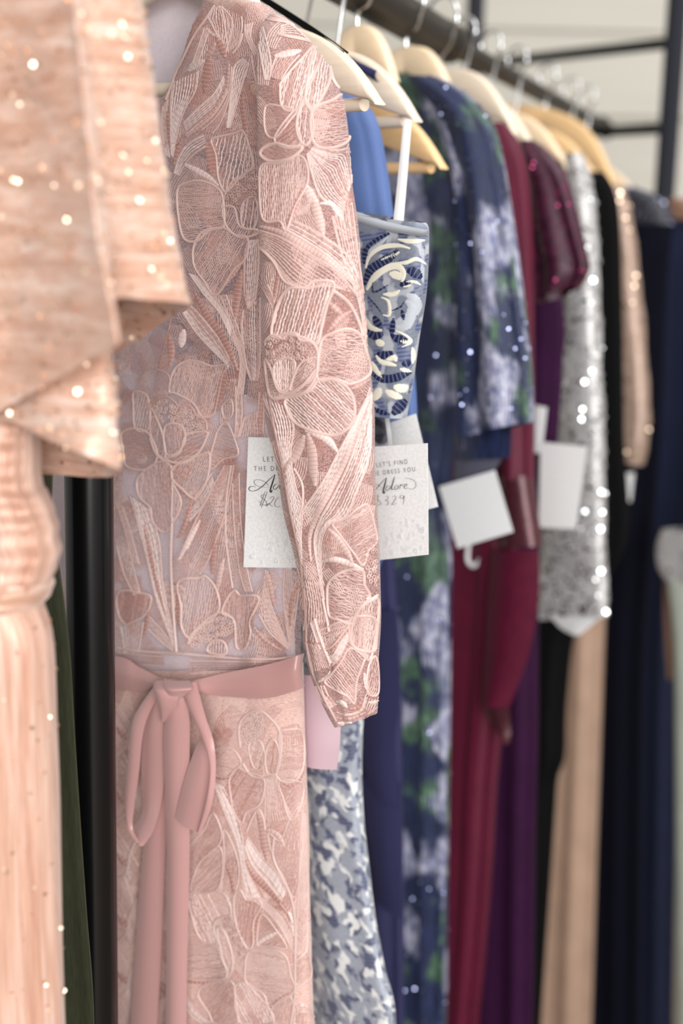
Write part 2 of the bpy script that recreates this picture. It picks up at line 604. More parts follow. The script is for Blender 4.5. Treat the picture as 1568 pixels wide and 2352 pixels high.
# ------------------------------------------------------------------ embroidery, laid thread by thread on a finished surface
class Stitcher:
    def __init__(s, g, ox=0, oy=0, sc_=1, key_net=None):
        s.g, s.tree = g, g.bvh()
        s.block(ox, oy, sc_)
        s.rng = random.Random(11)

    def block(s, ox, oy, k):
        s.ox, s.oy, s.k = ox, oy, k
        return s

    def P(s, pts):
        return [(s.ox + x / s.k, s.oy + y / s.k) for x, y in pts]

    def cast(s, x, y):
        loc, nor, idx, dist = s.tree.ray_cast(CAM, ray(x, y))
        if loc is None:
            return None
        if nor.dot(loc - CAM) > 0:
            nor = -nor
        return loc, nor

    def strand(s, pts, r, key, off=.0002, dash=0, lift=1.0):
        """pts in photo px; a thread with a half-round section lying on the surface"""
        run = []
        runs = [run]
        L = 0
        for i, (x, y) in enumerate(pts):
            h = s.cast(x, y)
            if i:
                L += math.dist(pts[i], pts[i - 1])
            brk = h is None or (run and (h[0] - run[-1][0]).length > .02)
            if brk:
                run = []
                runs.append(run)
                if h is None:
                    continue
            run.append(h)
        for run in runs:
            if len(run) < 2:
                continue
            rows, uvs = [], []
            for i, (p, n) in enumerate(run):
                t = run[min(i + 1, len(run) - 1)][0] - run[max(i - 1, 0)][0]
                if t.length < 1e-7:
                    t = Vector((0, 0, -1))
                sd = t.normalized().cross(n)
                if sd.length < 1e-6:
                    sd = Vector((1, 0, 0))
                sd.normalize()
                rr = r * (1 + (.35 * sin(i * 2.2 + L) if dash else 0))
                q = p + n * off
                rows.append([q - sd * rr, q + n * rr * lift * 1.1 - sd * rr * .3, q + n * rr * lift * 1.1 + sd * rr * .3, q + sd * rr])
                uvs += [(0.1, p.z), (.1005, p.z), (.101, p.z), (.1015, p.z)]
            s.g.grid(rows, key, uvs)

    def jit(s, a=.6):
        return s.rng.uniform(-a, a)

    def line(s, pts, r=.0007, key='thread_light', step=5, off=.0004):
        pts = s.P(pts)
        c = catmull(pts, 8) if len(pts) > 2 else pts
        n = max(3, int(sum(math.dist(a, b) for a, b in zip(c, c[1:])) / step))
        s.strand(resample(c, n), r, key, off)

    def leaf(s, A, B, n=8, key='thread_light', r=.00045, cords='thread_light', step=5, cr=.0006, mid=None):
        """threads running from edge A to edge B, lengthwise"""
        A = catmull(s.P(A), 8)
        B = catmull(s.P(B), 8)
        L = max(sum(math.dist(a, b) for a, b in zip(c, c[1:])) for c in (A, B))
        m = max(4, int(L / step))
        A, B = resample(A, m), resample(B, m)
        for i in range(n):
            t = (i + .5) / n
            ph = s.rng.uniform(0, 6)
            pts = [(a[0] + (b[0] - a[0]) * t + .5 * sin(j * .9 + ph), a[1] + (b[1] - a[1]) * t) for j, (a, b) in enumerate(zip(A, B))]
            kk = key if s.rng.random() > .2 else (mid or 'thread_mid')
            s.strand(pts, r * s.rng.uniform(.85, 1.2), kk, .0002, dash=1)
        if cords:
            s.strand(A, cr, cords, .0004)
            s.strand(B, cr, cords, .0004)

    def petal(s, poly, ang, sp=5.2, key='thread_light', r=.00042, cord='thread_light', cr=.0008, wob=1.0, mid='thread_mid'):
        """closed outline filled with threads at angle ang (degrees, counted anticlockwise in the photo)"""
        pg = catmull(s.P(poly), 6, True)
        a = radians(ang)
        v = (cos(a), -sin(a))
        q = (sin(a), cos(a))
        cs = [x * q[0] + y * q[1] for x, y in pg]
        c = min(cs) + sp * .5
        while c < max(cs):
            xs = []
            for i in range(len(pg)):
                p1, p2 = pg[i - 1], pg[i]
                d1, d2 = p1[0] * q[0] + p1[1] * q[1] - c, p2[0] * q[0] + p2[1] * q[1] - c
                if (d1 < 0) != (d2 < 0):
                    t = d1 / (d1 - d2)
                    xs.append((p1[0] + (p2[0] - p1[0]) * t) * v[0] + (p1[1] + (p2[1] - p1[1]) * t) * v[1])
            xs.sort()
            for k in range(0, len(xs) - 1, 2):
                l0, l1 = xs[k], xs[k + 1]
                if l1 - l0 < 4:
                    continue
                m = max(3, int((l1 - l0) / 4.5))
                ph = s.rng.uniform(0, 6)
                pts = []
                for j in range(m):
                    l = l0 + (l1 - l0) * j / (m - 1)
                    o = c + wob * (sin(j * .8 + ph) * .8 + s.jit(.5))
                    pts.append((v[0] * l + q[0] * o, v[1] * l + q[1] * o))
                s.strand(pts, r * s.rng.uniform(.8, 1.2), key if s.rng.random() > .3 else mid, .0002, dash=1)
            c += sp * s.rng.uniform(.9, 1.1)
        if cord:
            pts = resample(pg + [pg[0]], max(8, int(len(pg) * 2.2)))
            s.strand(pts, cr, cord, .0004)

    def satin(s, path, w, key='thread_dark', taper=True, h=.0011):
        """a raised band of close stitches across a path"""
        pts = catmull(s.P(path), 10) if len(path) > 2 else s.P(path)
        L = sum(math.dist(a, b) for a, b in zip(pts, pts[1:]))
        m = max(6, int(L / 2.3))
        pts = resample(pts, m)
        w = w / s.k
        rows, uvs = [], []
        for i, (x, y) in enumerate(pts):
            t = i / (m - 1)
            ax, ay = pts[max(i - 1, 0)]
            bx, by = pts[min(i + 1, m - 1)]
            tx, ty = bx - ax, by - ay
            l = math.hypot(tx, ty) or 1
            nx, ny = -ty / l, tx / l
            ww = w / 2 * (min(1, .35 + 2.2 * t, .35 + 2.2 * (1 - t)) if taper else 1) * (1.10 if i % 2 else .88) * s.rng.uniform(.95, 1.05)
            row = []
            for o in (-1, -.7, 0, .7, 1):
                hh = s.cast(x + nx * ww * o, y + ny * ww * o)
                if hh is None:
                    hh = s.cast(x, y)
                if hh is None:
                    row = None
                    break
                p, n = hh
                row.append(p + n * (.0002 + h * (1 - abs(o) ** 2.5) * (1.0 if i % 2 else .5)))
            if row and rows and rows[-1] and (row[2] - rows[-1][2]).length > .02:
                rows.append(None)
            rows.append(row)
        run = []
        for r in rows + [None]:
            if r is None:
                if len(run) > 1:
                    k0 = len(s.g.f)
                    s.g.grid(run, key, [(.3 + j * .002, q[2].z) for q in run for j in range(5)])
                    alt = s.g.mat({'thread_white': 'thread_light', 'thread_light': 'thread_mid', 'thread_mid': 'thread_dark', 'thread_dark': 'thread_mid', 'jac_navy': 'jac_line',
                                   'jac_cream': 'jac_cream', 'jac_pale': 'jac_pale'}[key])
                    for q in range(len(run) - 1):
                        if q % 4 == 3:  # thread rib shading put into the colour; navy bands get a paler line
                            for j in range(4):
                                s.g.mi[k0 + q * 4 + j] = alt
                run = []
            else:
                run.append(r)

    def patches(s, x0, x1, y0, y1, n, key='thread_mid', seed=1):
        """ground embroidery between the big motifs: small fans of parallel threads"""
        rg = random.Random(seed)
        for _ in range(n):
            x, y = rg.uniform(x0, x1), rg.uniform(y0, y1)
            a = radians(rg.choice((70, 80, 95, 110, 120, 60)) + rg.uniform(-15, 15))
            L, m, gap = rg.uniform(45, 110), rg.randint(5, 9), rg.uniform(4.6, 6)
            bend = rg.uniform(-.35, .35)
            kk = rg.choice((key, key, 'thread_light', 'thread_dark'))
            for i in range(m):
                pts = []
                q = max(4, int(L / 6))
                for j in range(q):
                    t = j / (q - 1) - .5
                    aa = a + bend * t * 2
                    o = (i - m / 2) * gap * (1 - .5 * abs(t))
                    pts.append((x + cos(aa) * L * t + sin(aa) * o, y - sin(aa) * L * t + cos(aa) * o))
                s.strand(pts, .00034, kk, .0001, dash=1)

    def knots(s, poly, n, key='thread_mid', r=.0015):
        pg = catmull(s.P(poly), 5, True)
        xs, ys = [p[0] for p in pg], [p[1] for p in pg]
        done = []
        tries = 0
        while len(done) < n and tries < n * 40:
            tries += 1
            x, y = s.rng.uniform(min(xs), max(xs)), s.rng.uniform(min(ys), max(ys))
            ins = False
            for i in range(len(pg)):
                (x1, y1), (x2, y2) = pg[i - 1], pg[i]
                if (y1 > y) != (y2 > y) and x < (x2 - x1) * (y - y1) / (y2 - y1) + x1:
                    ins = not ins
            if not ins or any(math.dist((x, y), d) < 4.6 for d in done):
                continue
            done.append((x, y))
            h = s.cast(x, y)
            if not h:
                continue
            p, nn = h
            a = nn.orthogonal().normalized()
            b = nn.cross(a)
            ph = s.rng.uniform(0, 6)
            pts = [p + nn * (.0006 + .0005 * sin(k * 1.7)) + (a * cos(ph + k) + b * sin(ph + k)) * r for k in range(7)]
            s.g.tube(pts, r * .42, key if s.rng.random() > .35 else 'thread_light', 5)

# ------------------------------------------------------------------ the room
MAT['painted_boards'] = wall_mat()
MAT['floor_boards'] = floor_mat()
WALL_Y = 4.75
g = Geo()
zs = [0.0]
bw = .262
while zs[-1] < 3.6:
    zs.append(zs[-1] + bw)
prof = []
for z in zs[:-1]:                                  # painted boards with a shadow gap between
    prof += [(0.0, z + .006), (0.0, z + bw - .010), (.016, z + bw - .006), (.016, z + bw)]
g.grid([[Vector((x, WALL_Y + dy, z)) for x in (-5, -2.5, 0, 2.5, 5)] for dy, z in prof], 'painted_boards')
wall = g.build('wall_back', smooth=False)
wall['kind'] = 'structure'
g = Geo()
g.grid([[Vector((x, y, 0)) for x in (-5, 0, 5)] for y in (-3, 0, 2.4, WALL_Y + .02)], 'floor_boards')
fl = g.build('floor', smooth=False)
fl['kind'] = 'structure'

# ------------------------------------------------------------------ the rack
rk_loc = at_depth(207, 1700, 1.105)
POST = Vector((rk_loc.x, rk_loc.y, 0))
rack = thing('clothing_rack', POST, 'tall black metal garment rack with a bronze rail carrying every gown', 'clothing rack')
g = Geo()
rend, rcut, rstart = at_depth(1388, 292, 3.47), at_depth(1030, 98, 2.03), rail(.55)
rdir = (rcut - rstart).normalized()
g.tube([rstart, rail(1.0), rcut], .0255, 'bronze_rail', 20)
g.tube([rcut - rdir * .03, rcut + rdir * .004], .0272, 'bronze_rail', 20)
g.build('outer_rail', rack, label='thick bronze tube of the hanging rail')
g = Geo()
g.tube([rcut - rdir * .05, (rcut + rend) / 2 + Vector((0, 0, -.002)), rend], .0150, 'bronze_rail', 16)
g.build('inner_rail', rack, label='thinner far length of the hanging rail')
g = Geo()
zt = RAIL_Z - .012
g.tube([POST, POST + Vector((.002, 0, zt * .5)), POST + Vector((0, 0, zt))], .0193, 'black_metal', 28)
g.build('post', rack, label='glossy black upright tube beside the pink lace gown')
p1, p2 = at_depth(1088, 120, 3.75), at_depth(1550, 100, 3.2)
fd = Vector((p2.x - p1.x, p2.y - p1.y, 0)).normalized()
fn = Vector((fd.y, -fd.x, 0))
lean = (at_depth(1531, 443, 3.2) - at_depth(1562, 0, 3.2))
lean = lean / abs(lean.z)
for p, key, nm in ((p1, 'grey_metal', 'dark grey far upright of the end frame'), (p2, 'grey_metal', 'dark grey near upright of the end frame')):
    g = Geo()
    ln = lean if p is p2 else Vector((0, 0, -1))
    b = p + ln * p.z
    t = p - ln * .55
    g.box((b + t) / 2, fd * .016, fn * .016, (t - b) / 2, key)
    g.build('post', rack, smooth=False, label=nm)
for a, b in ((at_depth(1088, 149, 3.75), at_depth(1552, 97, 3.2)), (at_depth(1088, 318, 3.75), at_depth(1540, 294, 3.2))):
    g = Geo()
    g.tube([a, b], .0125, 'rung_metal', 12)
    g.build('rung', rack)
g = Geo()
g.tube([at_depth(1378, 286, 3.44), rend + Vector((.01, .03, -.006))], .021, 'rung_metal', 16)
g.build('rail_bracket', rack)


# ------------------------------------------------------------------ hangers
def hanger(pl, label, half=.2, key='beech', tilt=0., bar=True, drop=.0, wing=1.0, tip=None, barpx=None, level=False):
    o = thing('clothes_hanger', pl.P + Vector((0, 0, 0)), label, 'hanger', 'wooden hangers on the rail')
    z0 = RAIL_Z - .058 - drop
    if tip:
        half, zt0 = pl.uz(*tip)
        if level:
            z0 = zt0 + .064 * wing
        tilt = math.asin(max(-.1, min(.6, (z0 - .064 * wing - zt0) / half)))
        half /= cos(tilt)
    ct, st = cos(tilt), sin(tilt)

    def q(u, w, z):                                   # tilt about the hook
        return pl.pt(u * ct + z * st, w, z0 + z * ct - u * st)
    g = Geo()
    N = 40
    top, bot = [], []
    for i in range(N + 1):
        s = -1 + 2 * i / N
        a = abs(s)
        zt_ = -.064 * wing * a ** 3 + .004 * (1 - a) ** 2
        zb = -.026 - .042 * wing * a
        if a > .92:
            k = (a - .92) / .08
            zb = zb + (zt_ - zb) * (1 - math.sqrt(max(0, 1 - k * k))) * .85
        top.append((s * half, zt_))
        bot.append((s * half, min(zb, zt_ - .002)))
    rows, uvs = [], []
    t = .0062
    for (u, a), (_, b) in zip(top, bot):
        e = min(.0028, (a - b) * .3)
        yaw = -.16 * abs(u)                           # wings sweep forward a little
        sec = [(t - .002, a), (t, a - e), (t, b + e), (t - .002, b), (-t + .002, b), (-t, b + e), (-t, a - e), (-t + .002, a)]
        rows.append([q(u, w - yaw * .25, z) for w, z in sec])
        uvs += [(z, u) for w, z in sec]
    g.grid(rows, key, uvs, close=True)
    for r, rev in ((rows[0], 1), (rows[-1], 0)):
        g.add(r, [tuple(range(8))], key)
    g.build('hanger_body', o)
    if bar:
        g = Geo()
        bz = -.0635 * wing if barpx is None else pl.uz(*barpx)[1] - z0
        g.tube([q(-half * .86, 0, bz), q(0, 0, bz), q(half * .86, 0, bz)], .0058, key, 12)
        g.build('trouser_bar', o)
    g = Geo()                                         # chrome hook over the rail
    R = .0268 if pl.P.y < 2.0 else .0185
    top_c = Vector((pl.P.x, pl.P.y, RAIL_Z))
    rz = (rend.z - RAIL_Z) / (rend.y - .5) * 0
    pts = []
    rr = R + .002
    side = pl.d
    for k in range(15):
        th = radians(-35 + 250 * k / 14)
        pts.append(top_c + side * (rr * cos(th)) + Vector((0, 0, rr * sin(th))))
    pts = list(reversed(pts))
    pts = pts[:]
    # from the open end over the rail, down to the stem
    neck = Vector((pl.P.x, pl.P.y, z0 + .016))
    pts = [p for p in pts]
    stem = q(0, 0, -.012)
    pts = pts + [top_c + side * (rr * .55) + Vector((0, 0, -rr * 1.15)), neck + Vector((0, 0, .002)), stem]
    pc = [Vector(p) for p in catmull([tuple(p) for p in pts], 4)]
    g.tube(pc, .0023, 'chrome', 8)
    g.build('hook', o)
    return o


PL_PEACH = Plane(.86, D_NEAR)
PL_GREEN = Plane(1.00, D_NEAR)
PL_PINK = Plane(1.24, D_PINK)
PL_H1 = Plane(1.36, D_FAR)
PL_JAC = Plane(1.41, D_FAR)
PL_BLUE = Plane(1.47, D_FAR)
PL_H2 = Plane(1.51, D_FAR)
PL_H3 = Plane(1.59, D_FAR)
PL_IND = Plane(1.66, D_FAR)
PL_FLO = Plane(1.83, D_FAR)
PL_BUR = Plane(1.97, D_FAR)
PL_PLU = Plane(2.08, D_FAR)
PL_SIL = Plane(2.22, D_FAR)
PL_BLK = Plane(2.38, D_FAR)
PL_TAN = Plane(2.60, D_FAR)
PL_NVB = Plane(2.80, D_FAR)
PL_NVY = Plane(2.95, D_FAR)
PL_SAG = Plane(2.55, (.8, -.6))

hanger(PL_PEACH, 'pale wooden hanger inside the peach metallic gown', .17, 'beech_pale')
hanger(PL_GREEN, 'wooden hanger of the dark green velvet dress', .17)
hanger(PL_PINK, 'pale wooden hanger inside the neck of the pink lace gown', .165, 'beech_pale', tip=(628, 66), barpx=(400, 206))
hanger(PL_H1, 'bare pale wooden wing in front of the cornflower blue dress, first beside the pink sleeve', .200, 'beech_pale', tip=(889, 237), wing=1.15, level=True)
hanger(PL_H2, 'pale wooden wing below the navy scalloped strap, second from the pink sleeve', .19, 'beech_pale', tip=(972, 277), wing=1.15, level=True)
hanger(PL_H3, 'tilted golden wooden wing crossed by the white ribbon loop', .185, 'beech_gold', tip=(1031, 385), wing=1.15, level=True)
hanger(PL_IND, 'wooden hanger behind the black edged strap above the pink shoulder', .15, 'beech', tip=(905, 185))
hanger(PL_FLO, 'wooden hanger at the neck of the blue floral gown', .165, 'beech', tip=(1040, 225), wing=1.2)
hanger(PL_BUR, 'wooden hanger rising behind the floral shoulder, in the burgundy gown', .165, 'beech_pale', tip=(1178, 308), wing=1.5, drop=0.012)
hanger(PL_PLU, 'wooden hanger at the shoulder of the plum gown', .165, 'beech_pale', tip=(1228, 345), wing=1.5, drop=0.035)
hanger(PL_SIL, 'wooden hanger above the silver sequin sleeve', .165, 'beech', tip=(1300, 372), wing=1.5, drop=0.045)
hanger(PL_BLK, 'wooden hanger in the black gown behind the silver sleeve', .17, 'beech_gold', tip=(1372, 408), wing=1.6, drop=0.055)
hanger(PL_TAN, 'large golden wooden hanger of the tan gown, bare towards the end of the rail', .175, 'beech_gold', wing=1.5, tip=(1441, 436))
hanger(PL_NVB, 'wooden hanger hidden by the navy lace yoke', .165, 'beech', tip=(1412, 462), wing=1.3, drop=0.060)
hanger(PL_NVY, 'last wooden hanger on the rail, in the plain navy gown', .165, 'beech', tip=(1490, 492), wing=1.3, drop=0.070)


# ------------------------------------------------------------------ gowns
def gown(pl, name, label, cat='dress'):
    return thing(name, Vector((pl.P.x, pl.P.y, RAIL_Z)), label, cat, 'gowns hanging on the rack')


def flecks(g, n, key, rng, r=(.002, .003), tilt=.5, src=None, area=None):
    """small round sequins laid on the faces already in g"""
    F = [f for f, mi in zip(src.f, src.mi)]
    A = []
    for f in F:
        a, b, c = src.v[f[0]], src.v[f[1]], src.v[f[2]]
        A.append((b - a).cross(c - a).length)
    idx = rng.choices(range(len(F)), A, k=n)
    vs, fs = [], []
    for i in idx:
        f = F[i]
        a, b, c, d = (src.v[k] for k in f[:4])
        s, t = rng.random(), rng.random()
        p = (a * (1 - s) + b * s) * (1 - t) + (d * (1 - s) + c * s) * t
        nn = (b - a).cross(d - a)
        if nn.length < 1e-12:
            continue
        nn.normalize()
        if nn.dot(CAM - p) < 0:
            nn = -nn
        nr = (nn + Vector((rng.gauss(0, tilt), rng.gauss(0, tilt), rng.gauss(0, tilt)))).normalized()
        x = nr.orthogonal().normalized()
        y = nr.cross(x)
        R = rng.uniform(*r)
        o = len(vs)
        vs += [p + nn * (.0003 + R * .3) + (x * cos(k * pi / 3) + y * sin(k * pi / 3)) * R for k in range(6)]
        fs.append(tuple(range(o, o + 6)))
    g.add(vs, fs, key)


rng = random.Random(5)

# ---- peach metallic gown with flounced sleeve
pl = PL_PEACH
root = gown(pl, 'peach_gown', 'peach shimmering gown with flounced sleeve at the left edge, nearest on the rack')


def flounce(cols, key, steps=60, sub=8):
    """cols: list of [(px,py,w) top .. hem]; a hanging ruffle through those lines"""
    C_ = [resample(catmull([tuple(map(float, p)) for p in c], 8), steps) for c in cols]
    g = Geo()
    rows, uvs = [], []
    for i in range(steps):
        line = catmull([c[i] for c in C_], sub)
        row = []
        L = 0
        for j, (x, y, w) in enumerate(line):
            u, z = pl.uz(x, y, w)
            nz = .0035 * noise.noise(Vector((u * 30, z * 55, 3))) * min(1, i / 20 + .3)
            p = pl.pt(u, w + nz, z)
            if row:
                L += (p - row[-1]).length
            row.append(p)
            uvs.append((L, z))
        rows.append(row)
    g.grid(rows, key, uvs)
    return g


g = Geo()
loft(g, pl, [(-60, -420, 120), (300, -420, 110), (700, -420, 100), (1080, -410, 96), (1140, -405, 112), (1200, -400, 132), (1270, -400, 140),
             (1340, -402, 122), (1390, -405, 96)], 'peach_skirt', 0, .035, m=150, folds=[(.002, 17, 0, 9)], wr=.004, wrf=(8, 120))
g.build('bodice', root)
g = Geo()
loft(g, pl, [(1325, -405, 118), (1345, -405, 124), (1375, -405, 116), (1398, -405, 98)], 'peach_sleeve', 0, .037, m=24, wr=.002, wrf=(6, 200))
g.build('waistband', root)
g = Geo()
loft(g, pl, [(1385, -405, 96), (1480, -410, 124), (1700, -420, 131), (2000, -430, 140), (2352, -440, 148)], 'peach_skirt', 0, .036, hem=.12, m=140,
     folds=[(.006, 19, .5, 1.5), (.003, 43, 0, 3)], wr=.004, wrf=(60, 6), flare=.2)
fk = Geo()
flecks(fk, 1900, 'peach_fleck', rng, (.0008, .0016), .7, src=g)
o = g.build('skirt', root)
fo = fk.build('sparkle', root)
fo['kind'] = 'stuff'

top = [
    [(-330, -260, -.03), (-340, 300, -.02), (-360, 900, .0)],
    [(-200, -260, .0), (-200, 300, .02), (-190, 990, .05)],
    [(-60, -260, .02), (-60, 300, .03), (-40, 960, .045)],
    [(60, -260, .03), (64, 300, .04), (70, 905, .05)],
    [(130, -260, .035), (150, 0, .045), (185, 500, .065), (225, 815, .075)],
    [(158, -260, .036), (172, 0, .05), (222, 500, .075), (274, 782, .085)],
    [(172, -260, .03), (190, 0, .035), (238, 450, .045), (262, 690, .04)],
    [(225, -260, .02), (250, 0, .018), (300, 400, .02), (350, 690, .015)],
    [(290, -260, .0), (322, 0, -.005), (368, 340, -.01), (405, 560, -.012), (436, 700, -.015)],
    [(285, -260, -.03), (318, 0, -.04), (350, 340, -.05), (380, 560, -.055), (402, 722, -.06)],
    [(240, -260, -.05), (260, 0, -.06), (280, 340, -.065), (290, 600, -.07), (300, 790, -.075)],
    [(120, -260, -.05), (120, 0, -.07), (130, 340, -.08), (140, 600, -.08), (150, 860, -.08)],
]
g = flounce(top, 'peach_sleeve')
fk = Geo()
flecks(fk, 1500, 'peach_fleck', rng, (.0009, .0018), .7, src=g)
g.build('upper_flounce', root)
fk.build('sparkle', root)['kind'] = 'stuff'
low = [
    [(-330, 500, -.02), (-335, 800, .0), (-340, 985, .01)],
    [(-160, 500, .0), (-150, 800, .02), (-130, 1010, .03)],
    [(-40, 500, .0), (-20, 800, .02), (2, 962, .03)],
    [(60, 500, .01), (80, 800, .03), (110, 1012, .045)],
    [(150, 500, .01), (180, 800, .03), (205, 1048, .05)],
    [(215, 500, .0), (245, 780, .02), (262, 950, .032), (272, 1078, .035)],
    [(232, 500, -.01), (256, 780, .0), (268, 950, .005), (276, 1060, .0)],
    [(225, 500, -.03), (250, 780, -.03), (262, 950, -.035), (262, 1092, -.04)],
    [(170, 500, -.045), (190, 780, -.05), (205, 950, -.05), (215, 1096, -.055)],
    [(80, 500, -.05), (90, 780, -.055), (100, 950, -.055), (115, 1090, -.055)],
    [(-60, 500, -.05), (-60, 780, -.06), (-60, 950, -.06), (-60, 1085, -.06)],
]
g = flounce(low, 'peach_sleeve')
fk = Geo()
flecks(fk, 700, 'peach_fleck', rng, (.0009, .0018), .7, src=g)
g.build('lower_flounce', root)
fk.build('sparkle', root)['kind'] = 'stuff'

# ---- green velvet dress
pl = PL_GREEN
root = gown(pl, 'velvet_dress', 'dark green velvet dress between the peach gown and the black post')
g = Geo()
loft(g, pl, [(-200, -220, -60), (100, -300, 40), (600, -300, 90), (1000, -300, 118), (1100, -300, 120), (1200, -300, 118), (1300, -300, 135), (1500, -300, 160),
             (1700, -310, 172), (1900, -320, 185), (2100, -330, 199), (2352, -340, 216)], 'green_velvet', 0, .022, hem=.15, m=120,
     folds=[(.009, 9, 1.0, 1.2), (.006, 27, 0, 1)])
g.build('dress_body', root)

# ---- silver, navy and cream jacquard dress
pl = PL_JAC
root = gown(pl, 'jacquard_dress', 'slate blue floral jacquard dress with cream leaves right of the pink sleeve')
g = Geo()
loft(g, pl, [((470, 512), 690, 974), ((490, 530), 690, 981), ((560, 600), 690, 980), ((650, 680), 690, 974), ((760, 780), 690, 958),
             ((860, 880), 690, 944), ((920, 962), 700, 928)], 'slate_jacquard', .035, .016, m=70, e=.7, wr=.002)
st = Stitcher(g, 780, 440, 4.2)
for path, w, key in (
        ([(235, 900), (300, 760), (400, 690), (520, 610), (560, 560)], 70, 'jac_navy'), ([(240, 700), (250, 580), (330, 500), (480, 400)], 50, 'jac_navy'),
        ([(330, 1200), (360, 1260), (400, 1320)], 55, 'jac_navy'), ([(260, 1340), (340, 1390), (420, 1370)], 60, 'jac_navy'),
        ([(500, 1390), (560, 1420), (660, 1430)], 60, 'jac_navy'), ([(360, 1560), (440, 1580), (520, 1550)], 60, 'jac_navy'),
        ([(300, 1740), (400, 1800), (520, 1800), (690, 1740)], 60, 'jac_navy'), ([(510, 2150), (570, 2080), (640, 2010)], 80, 'jac_navy'),
        ([(580, 900), (640, 890), (680, 870)], 50, 'jac_navy'), ([(650, 760), (720, 780), (790, 830)], 70, 'jac_navy'), ([(600, 1140), (620, 1240)], 30, 'jac_navy'),
        ([(500, 1400), (510, 1300), (520, 1220)], 40, 'jac_navy'), ([(320, 2080), (380, 2120), (480, 2150)], 35, 'jac_navy'), ([(600, 1670), (690, 1640)], 50, 'jac_navy'),
        ([(250, 740), (290, 620), (400, 540), (560, 520), (680, 550)], 40, 'jac_cream'), ([(280, 650), (300, 560), (380, 500), (470, 430)], 45, 'jac_pale'),
        ([(560, 460), (680, 480), (820, 470)], 38, 'jac_cream'), ([(400, 660), (500, 620), (580, 580)], 40, 'jac_cream'), ([(540, 690), (640, 685), (740, 650), (830, 700)], 34, 'jac_cream'),
        ([(260, 950), (330, 830), (450, 740), (560, 720), (620, 790), (600, 870)], 60, 'jac_cream'), ([(480, 790), (560, 810), (620, 840)], 70, 'jac_cream'),
        ([(420, 990), (520, 990), (580, 950)], 40, 'jac_cream'), ([(400, 1020), (470, 1060), (480, 1190), (420, 1190)], 28, 'jac_cream'), ([(250, 1220), (300, 1310), (410, 1340)], 45, 'jac_cream'),
        ([(540, 1340), (640, 1390), (690, 1450), (600, 1500)], 22, 'jac_cream'), ([(580, 1440), (690, 1450)], 40, 'jac_cream'), ([(350, 1580), (400, 1640), (480, 1660), (550, 1680)], 40, 'jac_cream'),
        ([(450, 1620), (520, 1600), (545, 1640)], 50, 'jac_cream'), ([(310, 1640), (360, 1740), (420, 1810)], 45, 'jac_cream'), ([(350, 1440), (430, 1480)], 60, 'jac_cream'),
        ([(440, 1920), (520, 1960), (600, 1990)], 60, 'jac_cream'), ([(520, 1880), (600, 1900), (660, 1880)], 70, 'jac_cream'), ([(320, 2010), (360, 1960), (390, 1890)], 70, 'jac_cream'),
        ([(580, 1710), (690, 1740)], 35, 'jac_cream'), ([(640, 870), (720, 870), (780, 900)], 24, 'jac_cream'), ([(640, 1050), (700, 1130), (640, 1290), (550, 1310)], 90, 'jac_pale'),
        ([(640, 990), (740, 1060), (740, 1190)], 80, 'jac_pale'), ([(700, 1500), (710, 1580), (700, 1660)], 40, 'jac_cream'), ([(320, 870), (330, 970), (470, 900)], 14, 'jac_navy'),
        ([(270, 1010), (350, 1100), (410, 1180)], 10, 'jac_navy'), ([(500, 1150), (590, 1110), (620, 1060)], 12, 'jac_navy'), ([(610, 920), (690, 900)], 22, 'jac_cream')):
    st.satin(path, w * (1.35 if key == 'jac_navy' else 1.15), key, True, .0004)
g.build('bodice', root)
g = Geo()
sheet(g, pl, [(690, 452), (800, 482), (900, 512), (978, 528)], [(690, 480), (800, 506), (900, 532), (981, 545)], 'jac_pale', [.05] * 4, 5, 8, .003, .002)
g.build('neckline_trim', root, label='pale grey folded edge of the strapless top')
g = Geo()
loft(g, pl, [(930, 690, 890), (1000, 690, 896), (1100, 690, 880), (1200, 690, 862)], 'dark_mesh', .0, .012, m=40)
g.build('waist_panel', root, label='dark patterned panel under the bodice hem')
g = Geo()
loft(g, pl, [(1180, 680, 850), (1400, 670, 842), (1640, 665, 833), (1800, 655, 829), (1950, 650, 839), (2080, 648, 856), (2230, 645, 882), (2352, 640, 906)], 'skirt_jacquard',
     .01, .018, hem=.2, m=120, folds=[(.004, 5, 1, 1)], wr=.003, seed=2)
g.build('skirt', root, label='pale grey and blue floral skirt')
g = Geo()
sheet(g, pl, [(927, 272), (915, 390), (902, 515)], [(943, 276), (934, 390), (923, 522)], 'white_ribbon', [-.035, .0, .03], 4, 8, .001, .0012)
g.build('hanger_loop', root, label='white ribbon loop up to the golden hanger')
g = Geo()
sheet(g, pl, [(884, 960), (889, 1000), (893, 1040)], [(891, 960), (896, 1000), (900, 1040)], 'white_ribbon', [.02] * 3, 3, 4, .0, .0012)
g.build('card_string', root)

# ---- cornflower blue dress
pl = PL_BLUE
root = gown(pl, 'blue_dress', 'cornflower blue dress draped below the first bare hanger')
g = Geo()
loft(g, pl, [(212, 700, 812), (232, 690, 838), (270, 690, 862), (330, 690, 878), (430, 690, 893), (540, 690, 908), (700, 690, 930), (870, 690, 951), (1020, 690, 957), (1120, 690, 955),
             (1300, 690, 870), (1500, 690, 830)], 'cornflower', 0, .018, hem=.5, m=90, folds=[(.007, 8, .4, 1.5), (.003, 19, 0, 0)])
g.build('dress_body', root)

